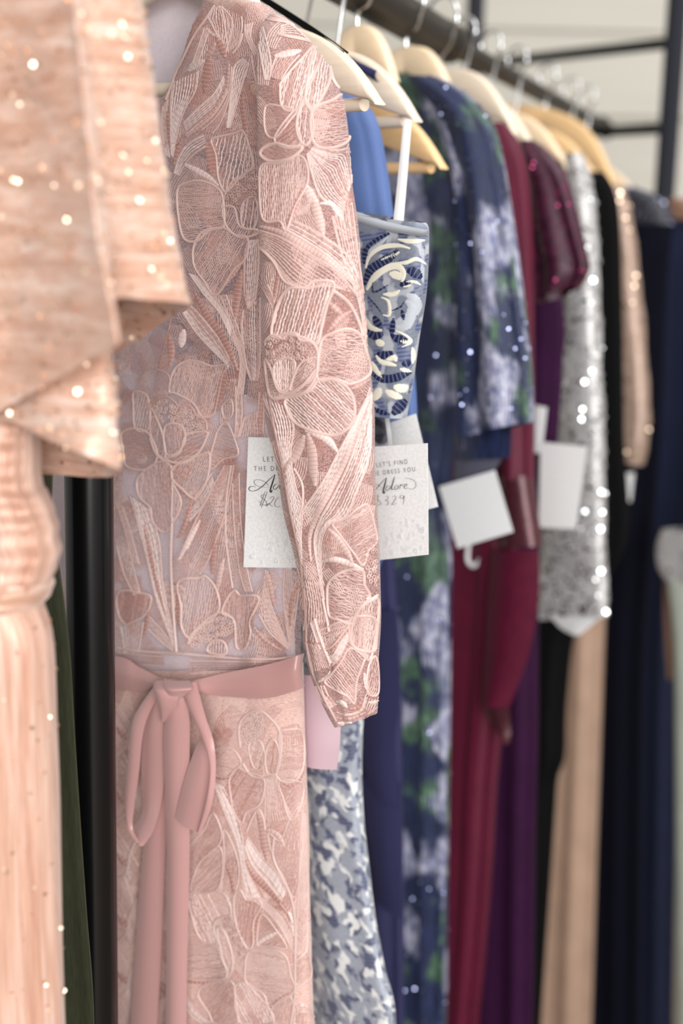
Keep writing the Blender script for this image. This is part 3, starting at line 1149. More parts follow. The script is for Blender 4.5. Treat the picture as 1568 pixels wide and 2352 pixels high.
# ---- indigo dress
pl = PL_IND
root = gown(pl, 'indigo_dress', 'plain dark indigo dress hanging beside the jacquard skirt')
g = Geo()
loft(g, pl, [(255, 700, 840), (330, 700, 868), (600, 700, 890), (1000, 740, 905), (1290, 760, 905), (1500, 770, 916), (1800, 770, 922), (2352, 760, 926)], 'indigo', 0, .016, hem=.2,
     m=110, folds=[(.005, 7, 0, 1.6)])
g.build('dress_body', root)
g = Geo()
sheet(g, pl, [(800, 1420), (820, 1600), (835, 1750), (850, 1830)], [(905, 1400), (916, 1580), (905, 1720), (918, 1850)], 'indigo', [.02, .028, .03, .024], 7, 8, .006)
sheet(g, pl, [(820, 1780), (850, 1950), (862, 2060)], [(918, 1800), (919, 1960), (921, 2110)], 'indigo', [.02, .03, .026], 7, 8, .006)
g.build('drape', root)
g = Geo()
sheet(g, PL_H2, [(776, 126), (800, 130), (822, 142), (838, 150), (862, 162)], [(778, 150), (800, 150), (824, 162), (846, 176), (868, 190)], 'navy_scallop',
      [.014, .014, .014, .014, .014], 5, 8, .004, .002)
g.build('strap', root, label='navy scalloped strap over the second bare hanger')
g = Geo()
sheet(g, PL_H1, [(588, -4), (660, 42), (720, 82), (786, 128)], [(594, -14), (666, 32), (726, 72), (791, 119)], 'black_crepe', [.004] * 4, 4, 8, .001, .005)
g.build('strap_edge', root, label='thin black edge lying along the wooden wing')

# ---- navy floral sequined gown
pl = PL_FLO
root = gown(pl, 'floral_gown', 'navy sequined gown with lilac and green flowers and a wide flutter sleeve')
g = Geo()
loft(g, pl, [(168, 860, 950), (190, 850, 1005), (240, 850, 1040), (400, 850, 1065), (700, 850, 1066), (900, 850, 1058), (1050, 850, 1042), (1170, 850, 1030), (1290, 850, 1036),
             (1500, 850, 1034), (1800, 850, 1031), (2100, 850, 1027), (2352, 850, 1024)], 'floral_sequin', 0, .024, hem=.15, m=140,
     folds=[(.006, 9, 0, .8), (.003, 21, 1, 1)], seed=3)
fk = Geo()
flecks(fk, 1300, 'dark_sequin', rng, (.0012, .0018), .6, src=g)
g.build('dress_body', root)
fk.build('sequins', root)['kind'] = 'stuff'
g = Geo()
loft(g, pl, [(176, 935, 1010), (205, 960, 1060), (245, 1000, 1104), (300, 1022, 1138), (400, 1045, 1160), (500, 1056, 1175), (600, 1060, 1190), (750, 1060, 1208), (870, 1058, 1220),
             ((1006, 968), 1060, 1223)], 'floral_sequin', .045, .022, m=80, folds=[(.007, 5, 1.2, .5), (.002, 30, 0, 8)], seed=4)
fk = Geo()
flecks(fk, 600, 'dark_sequin', rng, (.0012, .0018), .6, src=g)
g.build('flutter_sleeve', root)
fk.build('sequins', root)['kind'] = 'stuff'
g = Geo()
sheet(g, pl, [(1052, 960), (1050, 1000), (1048, 1056)], [(1173, 960), (1173, 1000), (1170, 1052)], 'floral_sequin', [.022, .024, .026], 7, 8, .008)
sheet(g, pl, [(1048, 1030), (1040, 1110), (1036, 1172)], [(1160, 1040), (1112, 1112), (1050, 1176)], 'grey_lining', [.02, .022, .022], 7, 8, .006)
g.build('sleeve_underlayer', root, label='grey inside of the sleeve hem')

# ---- burgundy gown
pl = PL_BUR
root = gown(pl, 'burgundy_gown', 'burgundy gown with a beaded cuff behind the floral gown')
g = Geo()
loft(g, pl, [(330, 1020, 1140), (600, 1010, 1160), (900, 1005, 1160), (1200, 1000, 1180), (1300, 1000, 1185), (1500, 1000, 1172), (1600, 1000, 1160), (1800, 1000, 1140), (2000, 1000, 1128),
             (2200, 1000, 1112), (2352, 1000, 1098)], 'burgundy', 0, .022, hem=.15, m=110, folds=[(.008, 7, .3, 1), (.004, 17, 0, 1)])
g.build('dress_body', root)
g = Geo()
loft(g, pl, [(282, 1128, 1158), (330, 1130, 1192), (420, 1140, 1214), (600, 1148, 1222), (900, 1150, 1224), (1100, 1150, 1224)], 'burgundy', .03, .016, m=70, folds=[(.005, 4, 1, 1)])
g.build('sleeve', root)
g = Geo()
loft(g, pl, [(1092, 1150, 1224), (1150, 1150, 1231), (1254, 1154, 1245)], 'burgundy_bead', .03, .018, m=24)
g.build('cuff', root, label='beaded burgundy cuff')
g = Geo()
sheet(g, pl, [(1128, 1262), (1118, 1380), (1112, 1500), (1104, 1618)], [(1236, 1262), (1236, 1370), (1214, 1500), (1168, 1625)], 'burgundy', [.03, .036, .04, .04], 9, 8, .012)
sheet(g, pl, [(1104, 1612), (1120, 1650), (1150, 1690), (1164, 1708)], [(1168, 1618), (1170, 1650), (1171, 1690), (1169, 1708)], 'burgundy_bead', [.04, .04, .038, .036], 5, 6, .008)
g.build('drape', root, label='burgundy draped flap with a beaded tip')
g = Geo()
pts = [pl.hit(x, y, .02) for x, y in ((1076, 1250), (1074, 1285), (1086, 1300), (1102, 1285), (1108, 1250))]
g.tube([Vector(p) for p in catmull([tuple(p) for p in pts], 6)], .0032, 'white_ribbon', 8)
g.build('hanger_loop', root, label='white hanging loop')

# ---- plum gown
pl = PL_PLU
root = gown(pl, 'plum_gown', 'plum gown with a short sequined flutter sleeve beside the burgundy gown')
g = Geo()
loft(g, pl, [(360, 1090, 1230), (700, 1090, 1292), (850, 1090, 1290), (1000, 1090, 1280), (1200, 1090, 1250), (1300, 1090, 1236), (1700, 1080, 1234), (1900, 1080, 1228), (2352, 1070, 1222)],
     'plum', 0, .022, hem=.15, m=110, folds=[(.006, 7, 1.3, 1)])
g.build('dress_body', root)
g = Geo()
loft(g, pl, [(322, 1195, 1226), (350, 1198, 1262), (400, 1202, 1298), (480, 1208, 1322), (560, 1215, 1341), (618, 1222, 1352), ((700, 655), 1226, 1330)], 'plum_lace', .035, .02, m=50,
     folds=[(.006, 5, 0, 1)], seed=6)
fk = Geo()
flecks(fk, 260, 'wine_sequin', rng, (.0014, .0022), .6, src=g)
g.build('flutter_sleeve', root)
fk.build('sequins', root)['kind'] = 'stuff'

# ---- silver sequin jacket
pl = PL_SIL
root = gown(pl, 'sequin_jacket', 'silver sequined jacket with a long straight sleeve', 'jacket')
g = Geo()
loft(g, pl, [(365, 1170, 1320), (600, 1160, 1345), (1000, 1160, 1330), (1300, 1160, 1300), (1420, 1170, 1290)], 'silver_ground', -.01, .018, m=60)
g.build('jacket_body', root)
g = Geo()
loft(g, pl, [(352, 1300, 1332), (380, 1302, 1350), (440, 1306, 1364), (550, 1310, 1374), (700, 1304, 1378), (900, 1290, 1383), (1100, 1274, 1388), (1300, 1248, 1393), ((1400, 1416), 1236, 1397)],
     'silver_ground', .035, .018, m=90, wr=.004, wrf=(20, 20))
fk = Geo()
flecks(fk, 1500, 'silver_sequin', rng, (.0022, .0034), .42, src=g)
g.build('sleeve', root)
fk.build('sequins', root)['kind'] = 'stuff'
g = Geo()
sheet(g, pl, [(1250, 1400), (1285, 1440), (1310, 1456)], [(1392, 1405), (1370, 1425), (1330, 1458)], 'white_ribbon', [.03] * 3, 5, 6, .004)
g.build('lining', root, label='white lining below the sleeve hem')

# ---- black gown
pl = PL_BLK
root = gown(pl, 'black_gown', 'plain black gown showing as a dark strip right of the silver sleeve')
g = Geo()
loft(g, pl, [(395, 1200, 1385), (430, 1200, 1408), (500, 1200, 1422), (700, 1200, 1428), (1000, 1200, 1432), (1250, 1200, 1436), (1420, 1200, 1330), (1600, 1200, 1302), (1740, 1200, 1296), (1790, 1200, 1280),
             (1900, 1195, 1272), (2352, 1190, 1242)], 'black_crepe', 0, .022, hem=.15, m=110, folds=[(.005, 7, 0, 1)])
g.build('dress_body', root)

# ---- tan gown
pl = PL_TAN
root = gown(pl, 'tan_gown', 'tan gown with a sparkling champagne sleeve and satin skirt')
g = Geo()
loft(g, pl, [(420, 1250, 1400), (700, 1240, 1410), (1000, 1240, 1405), (1300, 1250, 1395), (1420, 1260, 1388), (1700, 1240, 1378), (2000, 1215, 1368), (2352, 1190, 1357)], 'tan_satin', 0, .028, hem=.1, m=120,
     folds=[(.010, 6, 1.9, .3)], fold_top=.3)
g.build('dress_body', root)
g = Geo()
loft(g, pl, [(425, 1380, 1425), (460, 1382, 1442), (550, 1390, 1460), (650, 1398, 1470), (750, 1405, 1480), (900, 1412, 1489), (1000, 1420, 1490), ((1050, 1072), 1424, 1478)], 'gold_sequin_ground', .04, .02, m=70,
     wr=.004, wrf=(20, 20))
fk = Geo()
flecks(fk, 420, 'gold_sequin', rng, (.0018, .003), .5, src=g)
g.build('sleeve', root)
fk.build('sequins', root)['kind'] = 'stuff'

# ---- navy gowns at the end of the rail
pl = PL_NVB
root = gown(pl, 'navy_lace_gown', 'navy black gown with a dark lace yoke near the end of the rail')
g = Geo()
loft(g, pl, [(505, 1360, 1545), (700, 1360, 1528), (1000, 1360, 1515), (1300, 1340, 1492), (1600, 1330, 1476), (2352, 1320, 1466)], 'navy_black', 0, .03, hem=.12, m=110, folds=[(.009, 7, 0, .6)])
g.build('dress_body', root)
g = Geo()
loft(g, pl, [(428, 1405, 1450), (445, 1390, 1500), (470, 1385, 1532), (515, 1370, 1548)], 'navy_lace', 0, .031, m=24, seed=8)
fk = Geo()
flecks(fk, 160, 'dark_sequin', rng, (.002, .003), .5, src=g)
g.build('lace_yoke', root)
fk.build('sequins', root)['kind'] = 'stuff'

pl = PL_NVY
root = gown(pl, 'navy_gown', 'plain navy gown last on the rail at the right edge')
g = Geo()
loft(g, pl, [(462, 1450, 1600), (520, 1440, 1650), (900, 1450, 1680), (1200, 1450, 1640), (1340, 1440, 1570), (1600, 1430, 1556), (2000, 1420, 1550), (2352, 1410, 1545)], 'navy_plain', 0, .03, hem=.12, m=110,
     folds=[(.010, 6, 2.2, .5)])
g.build('dress_body', root)
g = Geo()
loft(g, pl, [(456, 1536, 1600), (475, 1530, 1625), (505, 1524, 1645)], 'nude_mesh', .01, .03, m=14)
g.build('yoke', root, label='skin coloured mesh yoke')

pl = PL_SAG
root = gown(pl, 'sage_gown', 'pale sage gown with a silver beaded waist cut by the right edge')
g = Geo()
loft(g, pl, [(500, 1640, 1760), (900, 1610, 1780), (1230, 1575, 1790), (1300, 1562, 1790)], 'sage', 0, .025, m=50)
g.build('bodice', root)
g = Geo()
loft(g, pl, [(1215, 1522, 1790), (1250, 1508, 1790), (1300, 1512, 1790), (1335, 1535, 1790)], 'silver_ground', .0, .03, m=26, wr=.004, seed=9)
fk = Geo()
flecks(fk, 150, 'silver_sequin', rng, (.002, .0035), .5, src=g)
flecks(fk, 12, 'blue_sequin', rng, (.003, .005), .4, src=g)
g.build('beaded_waist', root, label='silver beaded waistband')
fk.build('sequins', root)['kind'] = 'stuff'
g = Geo()
loft(g, pl, [(1320, 1530, 1790), (1450, 1545, 1790), (1600, 1549, 1790), (2000, 1551, 1790), (2352, 1554, 1790)], 'sage', 0, .028, hem=.12, m=80, folds=[(.005, 6, 0, .5)])
g.build('skirt', root)
g = Geo()
sheet(g, pl, [(1524, 1335), (1524, 1420), (1532, 1560)], [(1552, 1335), (1552, 1420), (1556, 1560)], 'nude_mesh', [-.03] * 3, 5, 6, .004)
g.build('underskirt', root, label='apricot edge of the underskirt')

# ------------------------------------------------------------------ pink lace gown
pl = PL_PINK
root = gown(pl, 'lace_gown', 'dusty pink embroidered lace gown with long sleeve and satin bow, in focus at the centre')

# back of the neck and lining
g = Geo()
loft(g, pl, [(-30, 250, 520), (60, 215, 600), (200, 190, 640), (400, 170, 640), (700, 160, 645), (960, 160, 660)], 'lilac_lining', -.012, .014, arc=(pi, 2 * pi), m=40, n=30, wr=.004)
loft(g, pl, [((640, 930), 130, 634), (1000, 100, 650), (1200, 98, 662), (1400, 94, 674), (1580, 90, 680)], 'lilac_lining', 0, .0215, m=50, wr=.002)
g.build('lining', root, label='pale lilac lining')
g = Geo()
loft(g, pl, [(-60, 300, 500), (-10, 270, 545), (60, 240, 590), (112, 232, 600)], 'net_chest', -.016, .014, arc=(pi, 2 * pi), m=20, n=30, seed=2)
g.build('back_yoke', root)

# bodice
g = Geo()
FRONT = [(6, 480, 600), (20, 474, 628), (60, 452, 646), (120, 432, 652), (200, 402, 654), (256, 368, 652), (300, 362, 650), (340, 340, 650)]
loft(g, pl, FRONT, 'net_chest', .004, .020, arc=(0, pi), m=40, n=40, e=.75, wr=.003)
loft(g, pl, [(340, 145, 650), (450, 140, 648), (600, 138, 648), (750, 114, 655), (900, 91, 664), (1050, 92, 671), (1200, 91, 682), (1300, 86, 688), (1400, 81, 690), (1500, 76, 690),
             (1540, 75, 692)], 'net_bodice', .003, .0265, m=110, n=80, e=.8, folds=[(.0034, 9, .7, 2), (.0014, 23, 0, 4)], wr=.003)
st = Stitcher(g)
S = st


def neck_and_chest(S):
    S.block(280, 0, 3.92)
    S.line([(842, 40), (760, 170), (650, 330), (540, 560), (500, 640), (440, 800), (400, 900)], .0012, 'thread_light')
    S.leaf([(830, 60), (780, 150), (800, 200), (860, 320)], [(900, 60), (1000, 200), (940, 470)], 8, 'thread_light')
    S.leaf([(900, 60), (930, 250), (960, 470)], [(1080, 150), (1085, 250), (1050, 400)], 9, 'thread_mid')
    S.leaf([(745, 250), (640, 560), (570, 650)], [(790, 260), (740, 420), (690, 560)], 4)
    S.satin([(600, 640), (660, 580), (740, 545)], 70, 'thread_white')
    S.satin([(790, 500), (775, 600), (760, 700), (745, 830)], 85, 'thread_dark')
    S.satin([(850, 335), (900, 420), (930, 520)], 70, 'thread_dark')
    S.satin([(760, 250), (800, 300), (870, 335)], 36, 'thread_light')
    S.satin([(840, 380), (800, 460), (750, 520)], 60, 'thread_mid')
    S.leaf([(465, 740), (445, 900), (440, 1100), (445, 1400)], [(690, 640), (665, 820), (570, 990), (500, 1200), (465, 1420)], 9, 'thread_white', .0005)
    S.leaf([(920, 680), (830, 840), (700, 960), (560, 1100)], [(960, 820), (850, 1010), (740, 1110), (590, 1230)], 8, 'thread_white', .0005)
    S.satin([(965, 570), (930, 800), (810, 1020), (660, 1170), (570, 1230)], 55, 'thread_mid')
    S.leaf([(990, 600), (960, 850), (860, 1040), (720, 1170)], [(1000, 760), (930, 1010), (880, 1120), (820, 1200)], 5, 'thread_mid')
    S.leaf([(1100, 520), (1010, 600), (985, 820), (945, 1150)], [(1150, 570), (1100, 720), (1020, 1000), (975, 1150)], 6, 'thread_white', .0005)
    S.satin([(1085, 850), (1090, 1000), (1130, 1250)], 45, 'thread_dark')
    S.satin([(410, 1000), (420, 1150), (435, 1350)], 50, 'thread_dark')
    S.satin([(540, 1250), (500, 1350), (470, 1480)], 50, 'thread_dark')
    S.leaf([(740, 1210), (600, 1290), (520, 1400), (470, 1560)], [(770, 1310), (650, 1390), (560, 1490), (520, 1580)], 5, 'thread_white', .0005)
    S.leaf([(370, 960), (360, 1150), (400, 1400)], [(415, 900), (400, 1100), (430, 1420)], 4, 'thread_light')
    S.satin([(760, 1290), (790, 1400), (800, 1560)], 70, 'thread_dark')
    S.satin([(570, 1490), (650, 1530), (760, 1600)], 40, 'thread_white')
    S.line([(1000, 480), (1060, 400), (1090, 300)], .001, 'thread_light')
    S.line([(1170, 500), (1200, 700), (1260, 950), (1280, 1250)], .0008, 'thread_light')
    S.leaf([(1110, 220), (1120, 330), (1190, 500)], [(1180, 200), (1160, 330), (1230, 480)], 5)
    # big flower on the chest
    S.block(360, 300, 3.136)
    S.petal([(395, 70), (450, 45), (560, 20), (625, 5), (665, 110), (690, 260), (610, 325), (545, 400), (490, 440), (445, 340), (430, 180)], 78, 9, 'thread_white', .00052, cr=.0011)
    S.petal([(150, 430), (220, 375), (320, 362), (420, 400), (475, 470), (490, 640), (475, 700), (380, 720), (290, 795), (200, 780), (160, 640)], 3, 4.6, 'thread_light', cr=.0011, wob=1.5)
    S.petal([(268, 830), (335, 725), (480, 700), (560, 750), (655, 775), (640, 920), (560, 1000), (430, 1185), (340, 1080), (270, 970)], 58, 4.6, 'thread_light', cr=.001)
    S.petal([(478, 560), (560, 555), (600, 690), (720, 715), (720, 745), (600, 770), (505, 690)], 62, 5, 'thread_light', cr=.001)
    S.petal([(610, 565), (640, 500), (705, 480), (728, 590), (695, 705), (620, 690)], 82, 7, 'thread_white', .0005, cr=.0009)
    S.knots([(495, 480), (560, 360), (650, 345), (700, 285), (742, 380), (735, 480), (640, 490), (590, 545), (505, 545)], 46)
    S.line([(470, 560), (490, 470), (550, 360), (610, 345), (650, 300), (700, 270)], .001, 'thread_light')
    S.satin([(380, 60), (420, 190), (400, 320)], 75, 'thread_dark')
    S.satin([(205, 240), (300, 290), (380, 340), (450, 400)], 40, 'thread_white')
    S.satin([(610, 1000), (585, 1150), (560, 1360)], 55, 'thread_dark')
    S.satin([(630, 920), (530, 1050), (430, 1165)], 42, 'thread_mid')
    S.leaf([(660, 790), (635, 900), (630, 1150), (655, 1280)], [(730, 780), (735, 950), (710, 1200), (665, 1280)], 7, 'thread_white', .0005)
    S.leaf([(235, 1030), (340, 1180), (450, 1310), (530, 1480)], [(290, 1050), (420, 1200), (500, 1310), (540, 1400)], 6, 'thread_white', .0005)
    S.satin([(270, 1160), (360, 1330), (450, 1450), (530, 1600), (585, 1730)], 55, 'thread_dark')
    S.leaf([(190, 1310), (280, 1450), (390, 1570), (510, 1690)], [(250, 1260), (350, 1370), (450, 1500), (525, 1640)], 9, 'thread_white', .0005)
    S.leaf([(460, 1190), (540, 1400), (600, 1600)], [(500, 1180), (570, 1380), (630, 1560)], 3, 'thread_mid')
    S.leaf([(620, 1300), (610, 1450), (640, 1680), (680, 1800)], [(745, 1200), (745, 1450), (740, 1700), (720, 1800)], 8, 'thread_white', .00045)
    S.leaf([(545, 1480), (600, 1650), (580, 1900)], [(620, 1500), (640, 1680), (620, 1900)], 6, 'thread_light')
    S.satin([(630, 1160), (640, 1220), (655, 1290)], 28, 'thread_dark')


def waist_motifs(S):
    S.block(360, 300, 3.136)
    S.petal([(110, 1760), (150, 1695), (230, 1655), (320, 1668), (400, 1695), (515, 1690), (480, 1760), (430, 1990), (410, 2045), (330, 2060), (260, 1960), (130, 1890), (92, 1880)], 72, 3.8, 'thread_light', cr=.0009)
    S.line([(90, 1890), (95, 1780), (60, 1740), (0, 1720)], .0008, 'thread_mid')
    S.satin([(495, 1710), (465, 1850), (420, 2035)], 60, 'thread_dark')
    S.satin([(85, 1470), (105, 1580), (95, 1690)], 50, 'thread_dark')
    S.satin([(195, 1430), (175, 1560)], 55, 'thread_white')
    S.line([(110, 1330), (70, 1500), (20, 1700)], .0007, 'thread_dark')
    S.block(250, 900, 3.336)
    S.petal([(195, 0), (190, 100), (205, 280), (300, 290), (312, 130), (290, 20)], 76, 6.5, 'thread_light', cr=.0008)
    S.petal([(325, 130), (360, 180), (415, 330), (435, 510), (360, 455), (322, 330)], 76, 4.6, 'thread_light', cr=.001)
    S.petal([(425, 290), (480, 240), (565, 265), (585, 370), (525, 465), (440, 470)], 88, 3.8, 'thread_mid', mid='thread_dark', cr=.001)
    S.petal([(590, 335), (680, 308), (755, 310), (720, 420), (640, 500), (540, 545), (440, 510), (540, 470)], 24, 4.6, 'thread_light', cr=.001)
    S.knots([(350, 110), (450, 60), (520, 110), (620, 130), (700, 190), (740, 265), (650, 310), (590, 300), (480, 235), (400, 230)], 62, 'thread_light')
    S.line([(322, 350), (320, 120), (345, 75), (440, 35), (510, 80), (540, 110), (630, 110), (670, 180), (740, 215), (755, 290)], .001, 'thread_mid')
    S.line([(320, 350), (370, 480), (450, 530), (590, 540), (700, 450), (770, 300)], .0012)
    S.petal([(488, 590), (560, 540), (700, 485), (770, 470), (770, 600), (725, 740), (650, 815), (560, 740), (490, 670)], 62, 4.6, 'thread_light', cr=.0011)
    S.satin([(500, 700), (560, 760), (650, 830)], 26, 'thread_dark')
    S.petal([(225, 660), (370, 540), (470, 560), (495, 700), (555, 860), (440, 1070), (340, 1000), (320, 890), (235, 800)], 84, 3.7, 'thread_mid', mid='thread_light', cr=.0009)
    S.petal([(100, 320), (200, 280), (318, 330), (375, 500), (280, 595), (140, 570), (112, 450)], 4, 5, 'thread_mid', cr=.001)
    S.leaf([(165, 800), (225, 1000), (300, 1300), (370, 1600), (500, 1950)], [(310, 900), (390, 1150), (420, 1500), (508, 1900)], 11, 'thread_white', .00048)
    S.satin([(270, 1020), (330, 1300), (375, 1500), (440, 1720)], 36, 'thread_dark')
    S.leaf([(60, 850), (130, 1080), (180, 1300)], [(110, 880), (180, 1100), (235, 1320)], 6, 'thread_light')
    S.leaf([(60, 1180), (120, 1400), (200, 1560)], [(150, 1200), (200, 1380), (240, 1540)], 6, 'thread_light')
    S.line([(490, 960), (480, 1300), (500, 1700), (520, 1990)], .0014)
    S.line([(480, 560), (490, 760), (480, 960)], .001)
    S.leaf([(890, 560), (770, 780), (640, 1040), (530, 1290)], [(960, 560), (900, 900), (780, 1250), (700, 1400)], 12, 'thread_mid', mid='thread_light')
    S.satin([(700, 980), (600, 1170), (545, 1280)], 42, 'thread_white')
    S.satin([(640, 830), (570, 1050), (520, 1120)], 34, 'thread_dark')
    S.leaf([(660, 820), (720, 720), (790, 620)], [(620, 990), (740, 850), (810, 700)], 6, 'thread_white')
    S.petal([(840, 290), (900, 230), (955, 330), (990, 480), (880, 515), (790, 590), (775, 520), (815, 360)], 168, 4.6, 'thread_light', cr=.0009)
    S.satin([(800, 580), (870, 535), (985, 515)], 32, 'thread_dark')
    S.petal([(870, 110), (940, 60), (950, 170), (895, 210)], 90, 5, 'thread_mid', cr=.0009)
    S.leaf([(970, -40), (975, 200), (965, 350)], [(1015, -40), (1020, 200), (990, 350)], 4)
    S.satin([(1185, 0), (1155, 200), (1150, 340)], 55, 'thread_dark')
    S.leaf([(1040, 190), (1000, 340)], [(1130, 150), (1145, 340)], 8, 'thread_light')
    S.leaf([(1150, 0), (1140, 200)], [(1190, 0), (1180, 320)], 4, 'thread_mid')
    S.line([(940, 560), (900, 850), (900, 1150), (950, 1500)], .001)
    S.leaf([(950, 700), (960, 1000), (1000, 1350), (1050, 1530)], [(1000, 620), (1010, 950), (1050, 1300), (1100, 1530)], 5, 'thread_mid')
    S.satin([(1000, 1000), (985, 1100), (1010, 1200)], 30, 'thread_light')
    S.petal([(535, 1455), (690, 1425), (740, 1410), (820, 1500), (850, 1650), (780, 1750), (700, 1800), (620, 1885), (560, 1800), (555, 1640)], 80, 5.6, 'thread_light', cr=.0011)
    S.petal([(870, 1690), (915, 1570), (970, 1520), (1010, 1560), (1120, 1560), (1150, 1600), (1085, 1750), (1090, 1850), (1050, 1960), (980, 1955), (960, 1750)], 86, 3.6, 'thread_mid', mid='thread_dark', cr=.0011)
    S.knots([(620, 1890), (700, 1800), (800, 1735), (900, 1725), (960, 1780), (930, 1850), (800, 1900), (720, 1940), (635, 1945)], 66, 'thread_light')
    S.line([(610, 1930), (640, 1850), (700, 1790), (800, 1710), (880, 1690), (960, 1740)], .001)
    S.petal([(755, 1985), (800, 1905), (880, 1915), (905, 1985), (870, 2015)], 88, 6, 'thread_white', cr=.0011)
    S.satin([(540, 1490), (535, 1650), (550, 1830)], 44, 'thread_dark')
    S.satin([(1140, 1590), (1085, 1750), (1080, 1920)], 40, 'thread_dark')
    S.satin([(880, 1280), (850, 1400), (830, 1530)], 44, 'thread_light')
    S.satin([(820, 1090), (800, 1250), (790, 1400)], 40, 'thread_dark')
    S.petal([(65, 1560), (120, 1520), (230, 1540), (325, 1570), (290, 1700), (180, 1765), (130, 1780), (75, 1700)], 80, 3.6, 'thread_dark', cr=.0009, mid='thread_mid')
    S.satin([(315, 1585), (292, 1750), (268, 1880)], 28, 'thread_dark')
    S.leaf([(90, 1800), (110, 1900), (120, 2000)], [(270, 1760), (250, 1880), (230, 2000)], 8, 'thread_light')
    S.leaf([(300, 1820), (420, 1930), (500, 1990)], [(310, 1720), (420, 1840), (505, 1960)], 5, 'thread_light')
    S.leaf([(1340, 1360), (1335, 1600), (1385, 1960)], [(1470, 1380), (1430, 1700), (1395, 1960)], 9, 'thread_light')
    S.satin([(1460, 1400), (1400, 1600), (1385, 1800)], 34, 'thread_dark')
    S.leaf([(1150, 1700), (1230, 1840), (1370, 1970)], [(1200, 1360), (1250, 1650), (1385, 1960)], 10, 'thread_light')
    S.satin([(1110, 1800), (1190, 1900), (1320, 1980)], 34, 'thread_mid')
    S.satin([(1210, 1370), (1230, 1500), (1270, 1640)], 50, 'thread_mid')
    S.line([(60, 1960), (270, 1990), (600, 2010), (960, 2040), (1250, 2050), (1400, 2030)], .0012, 'thread_light')
    S.leaf([(60, 2000), (420, 2030)], [(60, 2090), (420, 2100)], 4, 'thread_mid')
    S.leaf([(620, 2060), (1300, 2070)], [(620, 2160), (1200, 2130)], 5, 'thread_mid')


st.patches(165, 650, 350, 1500, 260, seed=2)
st.patches(380, 640, 40, 340, 40, seed=3)
neck_and_chest(st)
waist_motifs(st)
# the far side by the post: plain leaf cords
S.block(0, 0, 1)
for k in range(9):
    y = 380 + k * 130
    S.leaf([(170, y), (200, y + 50), (230, y + 140)], [(200, y - 10), (240, y + 60), (262, y + 140)], 5, 'thread_light')
g.build('bodice', root)

# skirt
g = Geo()
loft(g, pl, [(1525, 87, 693), (1600, 86, 694), (1690, 86, 696), (1760, 83, 700), (1900, 78, 704), (2050, 74, 707), (2200, 71, 712), (2352, 66, 718)], 'lace_skirt', .002, .028, hem=.22, m=150, n=90,
     e=.75, folds=[(.0035, 6, .9, .6), (.0015, 15, 0, 1)], wr=.003, flare=.12)
S = Stitcher(g, 400, 1700, 3.609)
S.patches(150, 700, 1600, 2500, 260, seed=4)
S.petal([(620, 30), (700, 0), (740, 60), (750, 180), (700, 245), (645, 190)], 74, 5, 'thread_white', cr=.0009)
S.petal([(770, 60), (820, -10), (870, 90), (845, 260), (780, 275), (755, 180)], 84, 3.6, 'thread_mid', cr=.0011, mid='thread_dark')
S.knots([(560, -150), (680, -220), (760, -180), (740, -70), (640, 20), (560, 60)], 55, 'thread_light')
S.line([(550, 60), (540, -120), (600, -210), (700, -250), (790, -190), (870, -80), (885, 100), (840, 280), (740, 312), (640, 290), (570, 190)], .0012)
S.petal([(870, -60), (960, -90), (1060, -60), (1070, 200), (1000, 335), (900, 340), (845, 275), (880, 100)], 4, 4.6, 'thread_light', wob=1.6, cr=.0011)
S.satin([(850, 310), (950, 375), (1020, 345), (1075, 250)], 30, 'thread_dark')
S.petal([(330, 90), (480, 70), (555, 180), (500, 250), (450, 300), (335, 280)], 165, 4.6, 'thread_light', wob=1.5, cr=.0009)
S.satin([(330, 310), (440, 310), (500, 240)], 28, 'thread_dark')
S.petal([(460, 320), (520, 230), (600, 260), (740, 312), (742, 440), (700, 540), (600, 595), (560, 690), (500, 590), (470, 460)], 62, 3.6, 'thread_mid', mid='thread_dark', cr=.001)
S.leaf([(750, 312), (755, 500), (750, 700)], [(840, 300), (920, 520), (980, 640)], 11, 'thread_light')
S.petal([(870, 340), (1050, 350), (1062, 480), (1000, 640), (950, 640), (900, 470)], 52, 3.7, 'thread_mid', cr=.0009)
S.leaf([(325, 350), (420, 600), (520, 850), (555, 1050), (580, 1290)], [(400, 380), (520, 620), (565, 800), (610, 1080), (720, 1310)], 11, 'thread_white', .0005)
S.satin([(400, 400), (510, 590), (555, 780), (565, 860)], 34, 'thread_dark')
S.leaf([(585, 880), (650, 1040), (770, 1180), (890, 1330)], [(610, 800), (720, 960), (840, 1080), (930, 1250)], 10, 'thread_white', .0005)
S.satin([(590, 990), (650, 1110), (790, 1250), (910, 1370), (985, 1540)], 58, 'thread_dark')
S.satin([(880, 1350), (960, 1460), (990, 1620)], 36, 'thread_white')
S.leaf([(580, 1290), (720, 1370), (860, 1520), (960, 1700)], [(720, 1310), (850, 1420), (940, 1560), (990, 1760)], 8, 'thread_light')
S.line([(830, 800), (820, 950), (870, 1090), (960, 1280), (1000, 1500), (1000, 1830)], .0012)
S.satin([(745, 740), (820, 760), (880, 810), (910, 880)], 44, 'thread_light')
S.satin([(690, 590), (720, 700), (745, 850), (770, 1010)], 66, 'thread_mid')
S.line([(600, 760), (650, 640), (700, 570), (740, 640), (755, 740)], .001)
S.petal([(610, 760), (650, 650), (690, 620), (700, 780), (720, 940), (660, 900)], 78, 4, 'thread_mid', cord=None)
S.petal([(780, 770), (880, 830), (960, 640), (1060, 560), (1060, 900), (1000, 1300), (900, 1120), (830, 1000)], 84, 4.2, 'thread_mid', cr=.0008)
S.petal([(115, 900), (250, 740), (320, 600), (395, 760), (360, 880), (220, 1000), (150, 1150), (110, 1100)], 50, 4, 'thread_mid', mid='thread_light', cr=.0009)
